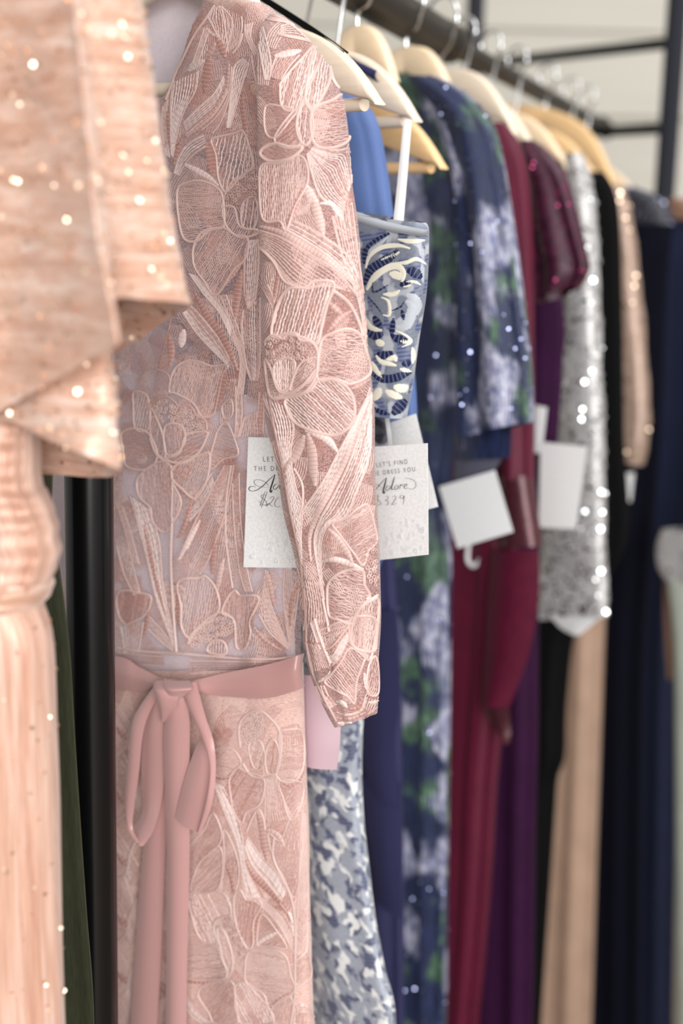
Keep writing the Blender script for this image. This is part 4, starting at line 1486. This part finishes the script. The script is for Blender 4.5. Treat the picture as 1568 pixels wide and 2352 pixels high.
S.petal([(220, 1010), (375, 880), (405, 1050), (350, 1245), (150, 1255), (165, 1120)], 46, 4, 'thread_mid', mid='thread_light', cr=.0009)
S.petal([(410, 740), (500, 900), (540, 1100), (480, 1330), (400, 1260), (380, 1240), (420, 1000)], 86, 4.4, 'thread_light', cr=.0008)
S.satin([(425, 1030), (470, 1120), (500, 1290)], 44, 'thread_dark')
S.petal([(118, 1275), (250, 1272), (360, 1250), (440, 1300), (472, 1440), (360, 1480), (330, 1560), (360, 1685), (250, 1670), (180, 1560)], 118, 5.4, 'thread_white', cr=.0011)
S.petal([(358, 1560), (400, 1560), (450, 1660), (485, 1800), (472, 1925), (420, 1860), (380, 1700)], 115, 4, 'thread_light', cr=.0011)
S.knots([(420, 1520), (480, 1460), (545, 1600), (600, 1760), (580, 1840), (540, 1790), (480, 1650)], 48)
S.petal([(500, 1290), (550, 1240), (600, 1320), (700, 1320), (722, 1380), (660, 1500), (655, 1680), (610, 1725), (540, 1600), (500, 1440)], 82, 3.6, 'thread_mid', mid='thread_dark', cr=.0011)
S.satin([(725, 1390), (675, 1560), (640, 1710)], 52, 'thread_dark')
S.satin([(680, 1700), (750, 1645), (860, 1590)], 40, 'thread_white')
S.petal([(730, 1440), (860, 1590), (930, 1720), (800, 1710), (700, 1700), (690, 1600)], 30, 4.2, 'thread_mid', cr=.0009)
S.petal([(610, 1765), (700, 1730), (850, 1740), (930, 1800), (960, 1930), (990, 2080), (800, 2200), (740, 2100), (600, 2005), (588, 1890)], 168, 4.4, 'thread_light', wob=1.8, cr=.0011)
S.petal([(85, 1722), (250, 1715), (362, 1712), (390, 1800), (440, 1935), (370, 1980), (90, 1960)], 3, 4.4, 'thread_light', wob=1.5, cr=.0011)
S.satin([(60, 1990), (200, 2005), (370, 1995)], 34, 'thread_dark')
S.petal([(505, 2030), (600, 2020), (700, 2120), (790, 2220), (815, 2345), (560, 2345), (520, 2200)], 118, 6.2, 'thread_white', cr=.0011)
S.petal([(200, 2110), (260, 2025), (480, 2000), (505, 2200), (520, 2345), (340, 2345), (290, 2260)], 60, 3.8, 'thread_mid', cr=.001)
S.satin([(790, 2215), (880, 2150), (985, 2080)], 42, 'thread_dark')
S.leaf([(1005, 1780), (1020, 1400), (1040, 900), (1062, 600)], [(1100, 1700), (1105, 1300), (1095, 900), (1085, 600)], 8, 'thread_light')
S.line([(1000, 1830), (1090, 1745), (1105, 1500)], .0012)
S.line([(1000, 1830), (1000, 2100), (965, 2345)], .0012)
S.petal([(1005, 1850), (1100, 1760), (1130, 1960), (1010, 2020)], 40, 4, 'thread_mid', cr=.0009)
S.satin([(985, 2240), (1060, 2200), (1140, 2230)], 36, 'thread_light')
S.petal([(1010, 2260), (1130, 2260), (1150, 2350), (1000, 2350)], 80, 4.5, 'thread_mid', cr=.0009)
S.petal([(810, 2220), (960, 2120), (990, 2345), (840, 2345)], 84, 4.5, 'thread_mid', cr=.0009)
S.leaf([(90, 2100), (200, 2260), (330, 2345)], [(90, 2200), (150, 2290), (230, 2345)], 6, 'thread_white')
# the shaded side beside the post
S.block(0, 0, 1)
for (y, f) in ((1610, 1), (1760, -1), (1900, 1), (2040, -1), (2170, 1), (2290, -1)):
    S.leaf([(262, y), (285, y + 30 * f), (320, y + 90)], [(262, y + 40), (280, y + 70), (300, y + 120)], 6, 'thread_light')
    S.line([(262, y + 130), (290, y + 105), (300, y + 60), (318, y + 20)], .0013)
    S.petal([(150, y), (220, y - 10), (255, y + 50), (215, y + 110), (160, y + 90)], 20, 5, 'thread_light')
    S.satin([(270, y + 60), (292, y + 90)], 16, 'thread_dark')
# lower part of the skirt, below the frame, in the same manner
for k in range(7):
    y = 2400 + k * 170
    for x in (200, 380, 560):
        S.petal([(x - 60, y), (x, y - 50), (x + 60, y - 10), (x + 70, y + 70), (x, y + 100), (x - 60, y + 70)], 80 if k % 2 else 20, 6, 'thread_light')
        S.leaf([(x + 70, y - 40), (x + 90, y + 40), (x + 110, y + 120)], [(x + 95, y - 50), (x + 120, y + 40), (x + 125, y + 110)], 4)
g.build('skirt', root)

# sleeve
g = Geo()
loft(g, pl, [(34, 618, 650, .016, .012), (60, 600, 680, .022, .016), (100, 598, 720, .030, .022), (160, 596, 764, .040, .027), (230, 595, 790, .05, .029), (330, 596, 804, .058, .029), (450, 597, 814, .064, .029),
             (560, 598, 825, .068, .028), (700, 602, 838, .07, .028), (860, 612, 851, .071, .027), (960, 616, 857, .072, .026), (1080, 639, 863, .072, .025), (1180, 657, 867, .072, .024), (1290, 684, 871, .071, .023),
             (1400, 696, 874, .07, .022), (1480, 702, 871, .069, .021), (1540, 714, 869, .068, .02), (1600, 740, 869, .067, .019), ((1668, 1640), 772, 866, .066, .017)], 'net_sleeve', m=150, n=72, e=.9,
     folds=[(.0012, 9, 0, 4)], wr=.0035, wrf=(26, 18), seed=1)
S = Stitcher(g, 560, 0, 3.136)
S.patches(600, 860, 80, 1640, 90, 'thread_light', seed=5)
S.petal([(262, 640), (275, 590), (420, 420), (515, 325), (560, 400), (440, 690), (425, 760), (325, 800), (272, 760)], 76, 4.4, 'thread_white', cr=.001)
S.petal([(440, 715), (480, 450), (530, 330), (600, 440), (620, 560), (560, 700), (490, 785)], 82, 6.4, 'thread_white', .0005, cr=.0013)
S.petal([(490, 805), (640, 722), (722, 690), (750, 900), (742, 1020), (610, 1070), (500, 1025)], 2, 5, 'thread_light', cr=.0013, wob=2)
S.petal([(380, 900), (430, 722), (480, 800), (498, 930), (460, 1040), (410, 1020)], 86, 5.6, 'thread_white', .0005, cr=.0012)
S.petal([(160, 770), (260, 765), (375, 800), (340, 860), (230, 990), (160, 950)], 174, 4.5, 'thread_mid', cr=.0009)
S.petal([(225, 990), (372, 790), (382, 900), (410, 1030), (300, 1065)], 38, 4, 'thread_mid', mid='thread_dark', cr=.0009)
S.petal([(140, 1070), (230, 1035), (330, 1060), (425, 1060), (340, 1140), (205, 1165), (130, 1125)], 160, 4, 'thread_mid', cr=.0014)
S.satin([(220, 405), (310, 388), (410, 365)], 50, 'thread_white')
S.line([(250, 250), (380, 280), (520, 312)], .0012)
S.leaf([(260, 195), (400, 165), (545, 275)], [(250, 255), (380, 270), (520, 305)], 6)
S.leaf([(100, 200), (110, 330), (155, 580)], [(140, 200), (195, 440), (185, 580)], 5, 'thread_white', .0005)
S.line([(520, 320), (600, 430), (640, 580), (700, 660)], .0014)
S.leaf([(40, 60), (150, 80), (300, 145), (510, 290)], [(70, 120), (200, 150), (330, 180), (480, 310)], 7)
S.leaf([(230, 420), (200, 500), (190, 560)], [(400, 400), (330, 480), (270, 580)], 8, 'thread_mid')
S.leaf([(640, 480), (690, 640), (730, 700)], [(600, 380), (690, 540), (720, 640)], 4)
S.block(360, 300, 3.136)
S.petal([(760, 250), (880, 235), (1020, 180), (1080, 240), (1085, 380), (1000, 540), (935, 720), (890, 655), (770, 640), (745, 400)], 88, 4.6, 'thread_light', cr=.0009)
S.leaf([(1080, 170), (1115, 310), (1180, 480), (1340, 600)], [(1120, 120), (1290, 140), (1385, 150), (1400, 380)], 17, 'thread_white', .00045)
S.satin([(1080, 395), (1120, 490), (1165, 520)], 70, 'thread_white')
S.satin([(1120, 470), (1155, 590), (1200, 760)], 72, 'thread_light')
S.satin([(1170, 525), (1250, 525), (1300, 580), (1345, 645)], 40, 'thread_white')
S.satin([(1050, 410), (1005, 540), (960, 640), (940, 720)], 48, 'thread_dark')
S.leaf([(985, 650), (1100, 700), (1300, 830), (1400, 930), (1450, 1060)], [(900, 700), (1060, 790), (1250, 920), (1420, 1090)], 6, 'thread_white', .00045)
S.satin([(745, 690), (900, 735), (1100, 850), (1280, 960), (1430, 1120)], 56, 'thread_light')
S.leaf([(745, 720), (900, 770), (1100, 890), (1290, 1010), (1440, 1180)], [(745, 830), (850, 950), (960, 1090), (1080, 1140), (1200, 1100)], 10, 'thread_light', .00045)
S.petal([(835, 1480), (850, 1330), (900, 1200), (960, 1135), (1070, 1130), (1130, 1085), (1275, 1100), (1230, 1250), (1190, 1400), (1160, 1530), (1100, 1510), (1020, 1480), (930, 1465)], 74, 7, 'thread_white', .00052, cr=.0013)
S.satin([(1240, 1150), (1200, 1320), (1175, 1480)], 40, 'thread_white')
S.petal([(1190, 1510), (1250, 1465), (1370, 1430), (1460, 1470), (1500, 1580), (1530, 1750), (1400, 1825), (1290, 1790), (1160, 1790), (1165, 1640)], 172, 5, 'thread_light', cr=.0013, wob=2)
S.petal([(935, 1930), (1100, 1875), (1160, 1800), (1260, 1790), (1370, 1850), (1420, 1960), (1410, 2100), (1300, 2190), (1150, 2170), (1010, 2110), (950, 2030)], 136, 6, 'thread_white', .00048, cr=.0013)
S.petal([(785, 1650), (830, 1720), (880, 1870), (960, 1890), (1050, 1840), (1150, 1720), (1130, 1810), (1050, 1895), (900, 1925), (820, 1905)], 8, 4.6, 'thread_light', cr=.0013)
S.petal([(850, 1690), (900, 1642), (980, 1650), (1000, 1700), (960, 1850), (900, 1875), (850, 1780)], 88, 5, 'thread_white', .00048, cr=.001)
S.petal([(1010, 1725), (1060, 1660), (1152, 1640), (1132, 1770), (1040, 1840), (965, 1870)], 42, 4.6, 'thread_light', cr=.001)
S.knots([(785, 1520), (850, 1480), (930, 1490), (960, 1470), (1040, 1500), (1130, 1550), (1145, 1620), (1050, 1650), (980, 1640), (900, 1640), (840, 1670), (790, 1610)], 70)
S.line([(785, 1520), (820, 1480), (870, 1475), (910, 1500), (940, 1470), (1005, 1462), (1040, 1510), (1110, 1520), (1160, 1590), (1155, 1740)], .0014)
S.leaf([(1260, 620), (1330, 900), (1440, 1200), (1500, 1520)], [(1400, 520), (1440, 850), (1490, 1200), (1525, 1420)], 7)
S.satin([(1240, 1240), (1330, 1320)], 46, 'thread_mid')
S.satin([(1225, 1450), (1310, 1360), (1400, 1300)], 46, 'thread_mid')
S.line([(1265, 1150), (1380, 1240), (1450, 1370), (1480, 1480)], .0013)
S.satin([(875, 1000), (862, 1110), (840, 1240)], 30, 'thread_dark')
S.line([(745, 840), (850, 950), (920, 1080), (1000, 1120)], .0013)
S.leaf([(765, 1130), (800, 1200), (840, 1280)], [(800, 1110), (835, 1180), (850, 1240)], 6, 'thread_mid')
S.satin([(1050, 2130), (1130, 2170), (1230, 2195)], 36, 'thread_white')
S.satin([(1400, 1860), (1470, 1830), (1530, 1790)], 36, 'thread_mid')
S.leaf([(1420, 2190), (1500, 1950), (1530, 1850)], [(1440, 2190), (1530, 2050), (1545, 1900)], 4, 'thread_white')
S.block(450, 700, 2.613)
S.satin([(655, 755), (740, 780), (800, 820), (850, 885)], 46, 'thread_white')
S.satin([(670, 770), (695, 880), (705, 1000), (715, 1090)], 60, 'thread_light')
S.satin([(650, 780), (600, 900), (545, 960)], 56, 'thread_light')
S.satin([(550, 960), (530, 1000), (540, 1050)], 30, 'thread_mid')
S.leaf([(1030, 540), (940, 720), (850, 890), (760, 1060), (640, 1230)], [(1040, 560), (960, 760), (880, 960), (790, 1130), (690, 1300)], 6, 'thread_white', .0005)
S.satin([(1040, 570), (960, 770), (880, 960), (800, 1120), (720, 1270), (680, 1400), (690, 1540)], 40, 'thread_light')
S.leaf([(1045, 590), (970, 800), (900, 990), (820, 1150), (740, 1300), (710, 1450), (770, 1770)], [(1050, 660), (1040, 900), (970, 1110), (900, 1270), (790, 1330), (750, 1480), (765, 1740)], 8, 'thread_white', .0005)
S.leaf([(410, 560), (460, 700), (515, 950), (560, 1180), (600, 1400), (640, 1560)], [(560, 620), (590, 740), (570, 900), (600, 1090), (640, 1200), (630, 1380)], 8, 'thread_white', .0005)
S.line([(590, 980), (640, 1080), (640, 1200), (620, 1260)], .001)
S.petal([(820, 1312), (900, 1280), (975, 1220), (1030, 1205), (1070, 1330), (1080, 1420), (1030, 1480), (1000, 1565), (940, 1480), (860, 1375)], 32, 3.6, 'thread_mid', mid='thread_light', cr=.001)
S.satin([(795, 1345), (870, 1420), (940, 1550)], 42, 'thread_light')
S.satin([(755, 1540), (850, 1530), (1000, 1585)], 36, 'thread_white')
S.petal([(790, 1700), (830, 1630), (920, 1590), (1000, 1600), (1010, 1680), (1040, 1750), (980, 1830), (930, 1912), (860, 1890), (800, 1860)], 165, 4.6, 'thread_light', wob=1.8, cr=.0012)
S.knots([(1010, 1500), (1070, 1400), (1085, 1560), (1090, 1700), (1030, 1640)], 30, 'thread_mid')
S.satin([(1020, 1760), (1060, 1770), (1090, 1740)], 30, 'thread_white')
S.petal([(930, 1990), (960, 1850), (1050, 1775), (1092, 1780), (1080, 2000), (1060, 2080), (960, 2060)], 84, 3.8, 'thread_light', cr=.0012)
S.leaf([(640, 1660), (660, 1800), (650, 1950)], [(740, 1650), (770, 1790), (780, 1900)], 8, 'thread_light')
S.line([(760, 1760), (790, 1900), (800, 1960)], .0013)
S.block(660, 1420, 6.1875)
S.leaf([(390, 0), (430, 160), (480, 300), (520, 430)], [(330, 60), (370, 180), (420, 330), (470, 440)], 4, 'thread_light')
S.line([(390, 0), (430, 160), (480, 300), (540, 460), (620, 640)], .0014)
S.petal([(440, 190), (570, 130), (720, 60), (880, 60), (760, 250), (640, 400), (540, 430), (490, 320)], 20, 5, 'thread_light', wob=2, cr=.001)
S.satin([(550, 460), (640, 430), (740, 270), (880, 120)], 70, 'thread_dark')
S.leaf([(570, 520), (650, 520), (760, 320), (880, 180)], [(640, 670), (720, 600), (800, 440), (880, 280)], 6, 'thread_white')
S.satin([(640, 720), (740, 620), (820, 480), (890, 370)], 80, 'thread_dark')
S.petal([(900, 0), (1230, 0), (1250, 250), (1180, 560), (1130, 580), (1060, 470), (930, 390), (890, 300)], 86, 3.8, 'thread_light', cr=.0011)
S.satin([(900, 350), (970, 430), (1090, 490), (1140, 590)], 50, 'thread_white')
S.petal([(760, 620), (890, 420), (1080, 540), (1080, 620), (980, 900), (950, 1200), (840, 1100), (540, 920), (640, 780)], 128, 5.4, 'thread_light', cr=.001)
S.satin([(1090, 770), (1110, 900), (1140, 1060)], 60, 'thread_white')
S.satin([(440, 900), (560, 840), (610, 740)], 60, 'thread_white')
S.satin([(340, 600), (430, 560), (540, 520)], 90, 'thread_light')
S.leaf([(260, 340), (330, 560), (370, 760)], [(500, 340), (560, 520), (610, 680)], 10, 'thread_mid')
S.satin([(240, 330), (380, 350), (500, 360)], 40, 'thread_dark')
S.leaf([(400, 960), (480, 1160), (600, 1290)], [(520, 950), (600, 1130), (700, 1230)], 6, 'thread_light')
S.satin([(500, 950), (560, 1080), (690, 1210)], 40, 'thread_dark')
S.satin([(690, 1180), (780, 1200), (850, 1270)], 70, 'thread_white')
S.satin([(850, 1260), (930, 1290), (1010, 1250), (1070, 1120)], 60, 'thread_dark')
S.satin([(700, 1330), (800, 1370), (940, 1360), (1060, 1290), (1110, 1120)], 44, 'thread_light')
S.satin([(690, 1400), (780, 1430), (930, 1420), (1100, 1340)], 54, 'thread_mid')
S.satin([(710, 1480), (800, 1500), (920, 1480)], 60, 'thread_white')
S.satin([(1150, 1190), (1220, 1200), (1285, 1170)], 60, 'thread_white')
S.satin([(1130, 1100), (1220, 1120), (1285, 1090)], 44, 'thread_dark')
S.satin([(1130, 1360), (1200, 1330), (1270, 1260)], 44, 'thread_mid')
S.petal([(1160, 640), (1260, 560), (1280, 1050), (1150, 1080), (1120, 900)], 80, 4.4, 'thread_mid', cr=.001)
# edge cords down both sides of the sleeve
S.block(0, 0, 1)
S.line([(614, 860), (628, 960), (652, 1080), (669, 1180), (692, 1290), (698, 1400)], .0009, 'thread_mid')
S.line([(700, 1350), (705, 1440), (706, 1480), (718, 1540), (744, 1600), (772, 1655)], .0011, 'thread_mid')
g.build('sleeve', root)

# sash end behind the sleeve
g = Geo()
sheet(g, pl, [(660, 1540), (668, 1620), (676, 1700), (684, 1745)], [(782, 1550), (781, 1640), (779, 1710), (772, 1768)], 'mauve_sash', [-.03, -.028, -.026, -.026], 9, 8, .01)
g.build('sash', root, label='mauve sash end hanging behind the cuff')

# ribbon belt and bow
k = lambda L, ox=0., oy=1450., s=1.96: [(ox + x / s, oy + y / s) for x, y in L]
g = Geo()
sheet(g, pl, [(104, 1496)] + k([(525, 112), (620, 158), (720, 208)]) + [(392, 1560)], [(104, 1566)] + k([(525, 262), (640, 270), (690, 252)]) + [(385, 1590)], 'rose_satin', [.02, .034, .037, .042, .046], 7, 10, .003)
sheet(g, pl, [(396, 1560)] + k([(850, 225), (1000, 190), (1200, 150), (1342, 108)]) + [(697, 1500)], [(400, 1588)] + k([(900, 276), (1000, 292), (1200, 301), (1345, 262)]) + [(698, 1576)], 'rose_satin',
      [.046, .042, .035, .032, .026, .008], 7, 10, .003)
g.build('ribbon_belt', root, label='rose satin ribbon around the waist')
g = Geo()
sheet(g, pl, k([(760, 285), (700, 500), (652, 900), (632, 1100), (610, 1400), (588, 1768)]) + [(285, 2600)], k([(800, 290), (745, 520), (746, 900), (737, 1100), (726, 1400), (706, 1768)]) + [(345, 2600)], 'rose_satin',
      [.046, .042, .038, .037, .037, .037, .039], 7, 12, .004)
g.build('ribbon_tail', root)
g = Geo()
sheet(g, pl, k([(770, 290), (740, 420), (738, 600), (748, 900), (750, 1200), (745, 1768)]) + [(378, 2560)], k([(835, 290), (850, 400), (850, 600), (851, 900), (847, 1200), (836, 1768)]) + [(430, 2560)], 'rose_satin',
      [.054, .055, .055, .054, .053, .053, .053], 7, 12, .004)
g.build('ribbon_tail', root)
g = Geo()
sheet(g, pl, k([(690, 250), (600, 400), (570, 640), (560, 790), (576, 890), (618, 955)]), k([(730, 255), (650, 420), (622, 640), (600, 800), (594, 890), (628, 950)]), 'rose_satin',
      [.05, .056, .06, .062, .064, .066], 6, 12, .002)
sheet(g, pl, k([(618, 955), (600, 905), (640, 800), (636, 600), (652, 420), (700, 270)]), k([(642, 967), (688, 900), (722, 780), (742, 600), (738, 400), (740, 280)]), 'rose_satin',
      [.066, .06, .052, .05, .05, .05], 6, 12, .002)
g.build('bow_loop', root, label='left bow loop')
g = Geo()
sheet(g, pl, k([(800, 240), (858, 370), (905, 480), (945, 600), (930, 740), (895, 905)]), k([(880, 228), (920, 380), (958, 500), (968, 640), (948, 790), (902, 912)]), 'rose_satin',
      [.054, .062, .066, .066, .066, .062], 6, 12, .003)
sheet(g, pl, k([(905, 470), (862, 570), (822, 700), (788, 840)]), k([(948, 520), (945, 640), (925, 770), (896, 908)]), 'rose_satin', [.056, .058, .06, .06], 7, 12, .003)
g.build('bow_loop', root, label='right bow loop')
g = Geo()
sheet(g, pl, k([(700, 212), (690, 260), (720, 330), (750, 400)]), k([(770, 215), (800, 260), (795, 330), (765, 400)]), 'rose_satin', [.052, .066, .062, .05], 8, 8, .008)
sheet(g, pl, k([(740, 205), (735, 250), (760, 300)]), k([(850, 222), (858, 260), (815, 305)]), 'rose_satin', [.05, .068, .055], 8, 8, .008)
g.build('bow_knot', root)

# ------------------------------------------------------------------ price cards
ADORE = [([(375, 945), (330, 930), (275, 950), (270, 985), (320, 1008), (400, 990), (500, 920), (600, 820), (690, 740)], 12), ([(690, 740), (660, 850), (630, 950), (620, 1005), (640, 1018), (650, 980)], 20),
         ([(620, 945), (500, 940), (400, 920), (352, 875), (370, 832), (440, 826), (540, 868), (610, 930)], 7), ([(745, 890), (700, 895), (668, 945), (690, 975), (735, 945), (765, 895)], 10),
         ([(835, 735), (790, 870), (772, 955), (815, 960)], 16), ([(865, 890), (830, 930), (845, 970), (885, 950), (892, 905), (865, 890)], 10), ([(915, 970), (932, 890), (950, 902), (990, 888)], 10),
         ([(1000, 935), (1045, 905), (1025, 880), (995, 920), (1008, 968), (1060, 955)], 9), ([(1060, 955), (1120, 990), (1190, 950), (1180, 850), (1090, 790), (980, 780)], 6)]
P26 = [[(560, 1075), (500, 1062), (478, 1100), (555, 1160), (565, 1215), (500, 1222), (440, 1160)], [(540, 1005), (462, 1240)], [(578, 1008), (485, 1268)],
       [(620, 1120), (660, 1088), (685, 1112), (640, 1180), (568, 1240), (600, 1200), (640, 1225), (668, 1250)], [(765, 1088), (715, 1150), (702, 1215), (735, 1250), (800, 1238)]]
P329 = [[(560, 1075), (500, 1062), (478, 1100), (555, 1160), (565, 1215), (500, 1222), (440, 1160)], [(530, 1015), (490, 1260)],
        [(650, 1090), (710, 1085), (690, 1140), (650, 1150), (710, 1175), (690, 1235), (640, 1240)], [(780, 1105), (830, 1085), (850, 1120), (800, 1200), (770, 1240), (870, 1220)],
        [(990, 1095), (940, 1085), (920, 1130), (970, 1140), (995, 1095), (985, 1180), (975, 1260)]]


def price_card(pl, corners, w, label, text=None, price=None, faint=False, group='printed price cards'):
    """corners: top-left, top-right, bottom-right, bottom-left in the hanging plane"""
    q = [pl.hit(x, y, w) for x, y in corners]
    c = sum(q, Vector((0, 0, 0))) / 4
    o = thing('price_card', c, label, 'price tag', group)
    ex = ((q[1] - q[0]) + (q[2] - q[3])).normalized()
    ey = ((q[3] - q[0]) + (q[2] - q[1]))
    ey = (ey - ex * ey.dot(ex)).normalized()
    n = pl.n
    W = ((q[1] - q[0]).length + (q[2] - q[3]).length) / 2
    H = ((q[3] - q[0]).length + (q[2] - q[1]).length) / 2
    g = Geo()
    N = 8
    for sgn in (0, 1):
        rows, uvs = [], []
        for i in range(N + 1):
            row = []
            for j in range(N + 1):
                s, t = j / N, i / N
                p = (q[0] * (1 - s) + q[1] * s) * (1 - t) + (q[3] * (1 - s) + q[2] * s) * t
                row.append(p + n * (.0008 * sin(pi * s) - sgn * .0006))
                uvs.append((s * W, t * H))
            rows.append(row if not sgn else list(reversed(row)))
        g.grid(rows, 'card', uvs)
    g.build('card', o)

    def at(fx, fy, lift=.0011):                        # fractions of the card
        p = (q[0] * (1 - fx) + q[1] * fx) * (1 - fy) + (q[3] * (1 - fx) + q[2] * fx) * fy
        return p + n * (.0008 * sin(pi * fx) + lift)
    if text:
        for s, fy, size in ((text[0], .176, .0056), (text[1], .248, .0056)):
            cu = bpy.data.curves.new('printed_line', 'FONT')
            cu.body = s
            cu.size = size
            cu.align_x = 'CENTER'
            cu.space_character = 1.5
            cu.offset = -.00009
            cu.extrude = .00005
            tmp = bpy.data.objects.new('printed_line_source', cu)
            COL.objects.link(tmp)
            dg = bpy.context.evaluated_depsgraph_get()
            me = bpy.data.meshes.new_from_object(tmp.evaluated_get(dg))
            bpy.data.objects.remove(tmp)
            bpy.data.curves.remove(cu)
            me.name = 'printed_line'
            me.materials.clear()
            me.materials.append(MAT['pen_ink'])
            ob = bpy.data.objects.new('printed_line', me)
            COL.objects.link(ob)
            ob.parent = o
            p = at(.5, fy) - c
            up = -ey
            ob.matrix_local = Matrix(((ex.x, up.x, n.x, p.x), (ex.y, up.y, n.y, p.y), (ex.z, up.z, n.z, p.z), (0, 0, 0, 1)))

    def strokes(items, name, key):
        g = Geo()
        for pts, wd in items:
            P_ = catmull([((x - 210) / 1162 + .0, (y - 170) / 2055) for x, y in pts], 8)
            m = len(P_)
            rows = []
            for i, (fx, fy) in enumerate(P_):
                a, b = P_[max(i - 1, 0)], P_[min(i + 1, m - 1)]
                t = ex * ((b[0] - a[0]) * W) + ey * ((b[1] - a[1]) * H)
                if t.length < 1e-9:
                    t = ex
                sd = t.normalized().cross(n)
                down = abs(t.normalized().dot(ey))
                hw = wd / 1162 * W * .5 * (.35 + .75 * down) * min(1, .4 + 3 * i / m, .4 + 3 * (m - i) / m)
                p = at(fx, fy)
                rows.append([p - sd * hw, p + n * .0001, p + sd * hw])
            g.grid(rows, key)
        g.build(name, o)
    if text:
        strokes(ADORE, 'script_word', 'ink')
    if price:
        strokes([(p, 8) for p in price], 'handwritten_price', 'pen_ink')
    if text:                                            # faint printed rings in the lower half
        g = Geo()
        rg = random.Random(3)
        for _ in range(46):
            fx, fy = rg.uniform(.08, .95), rg.uniform(.58, .97)
            if fy < .95 - .42 * fx:
                continue
            R = rg.uniform(.0010, .0021)
            rows = []
            for kk in range(13):
                dv = ex * cos(kk * pi / 6) + ey * sin(kk * pi / 6)
                rows.append([at(fx, fy) + dv * R, at(fx, fy) + dv * R * .72])
            g.grid(rows, 'print_grey')
        g.build('printed_rings', o)
    return o


TXT = ("LET'S FIND", 'THE DRESS YOU')
c1 = price_card(PL_PINK, [(570, 1004), (738, 1008), (728, 1304), (559, 1303)], .037, 'white price card half under the pink lace sleeve, handwritten price starting $26', TXT, P26)
c2 = price_card(PL_JAC, [(828, 1028), (981, 1018), (983, 1274), (838, 1290)], .055, 'white price card marked $329 just right of the pink sleeve', TXT, P329)
c3 = price_card(PL_BLUE, [(872, 980), (954, 950), (1005, 1164), (906, 1190)], .04, 'blank white card tucked behind the card marked $329')
c4 = price_card(PL_FLO, [(1008, 1118), (1136, 1080), (1178, 1222), (1050, 1260)], .006 + .03, 'tilted blank white card below the floral flutter sleeve')
c5 = price_card(PL_PLU, [(1241, 1015), (1347, 1026), (1322, 1214), (1237, 1212)], .062, 'upright white card hanging over the silver sequin sleeve')
g = Geo()
sheet(g, PL_PLU, [(1229, 930), (1224, 980), (1222, 1040)], [(1255, 936), (1250, 980), (1243, 1040)], 'white_ribbon', [.058, .06, .06], 4, 6, .001)
g.build('card_strap', c5, label='pale strap holding the card')
c6 = price_card(PL_TAN, [(1424, 1086), (1456, 1086), (1448, 1152), (1430, 1152)], .05, 'narrow white card below the champagne sparkling sleeve')
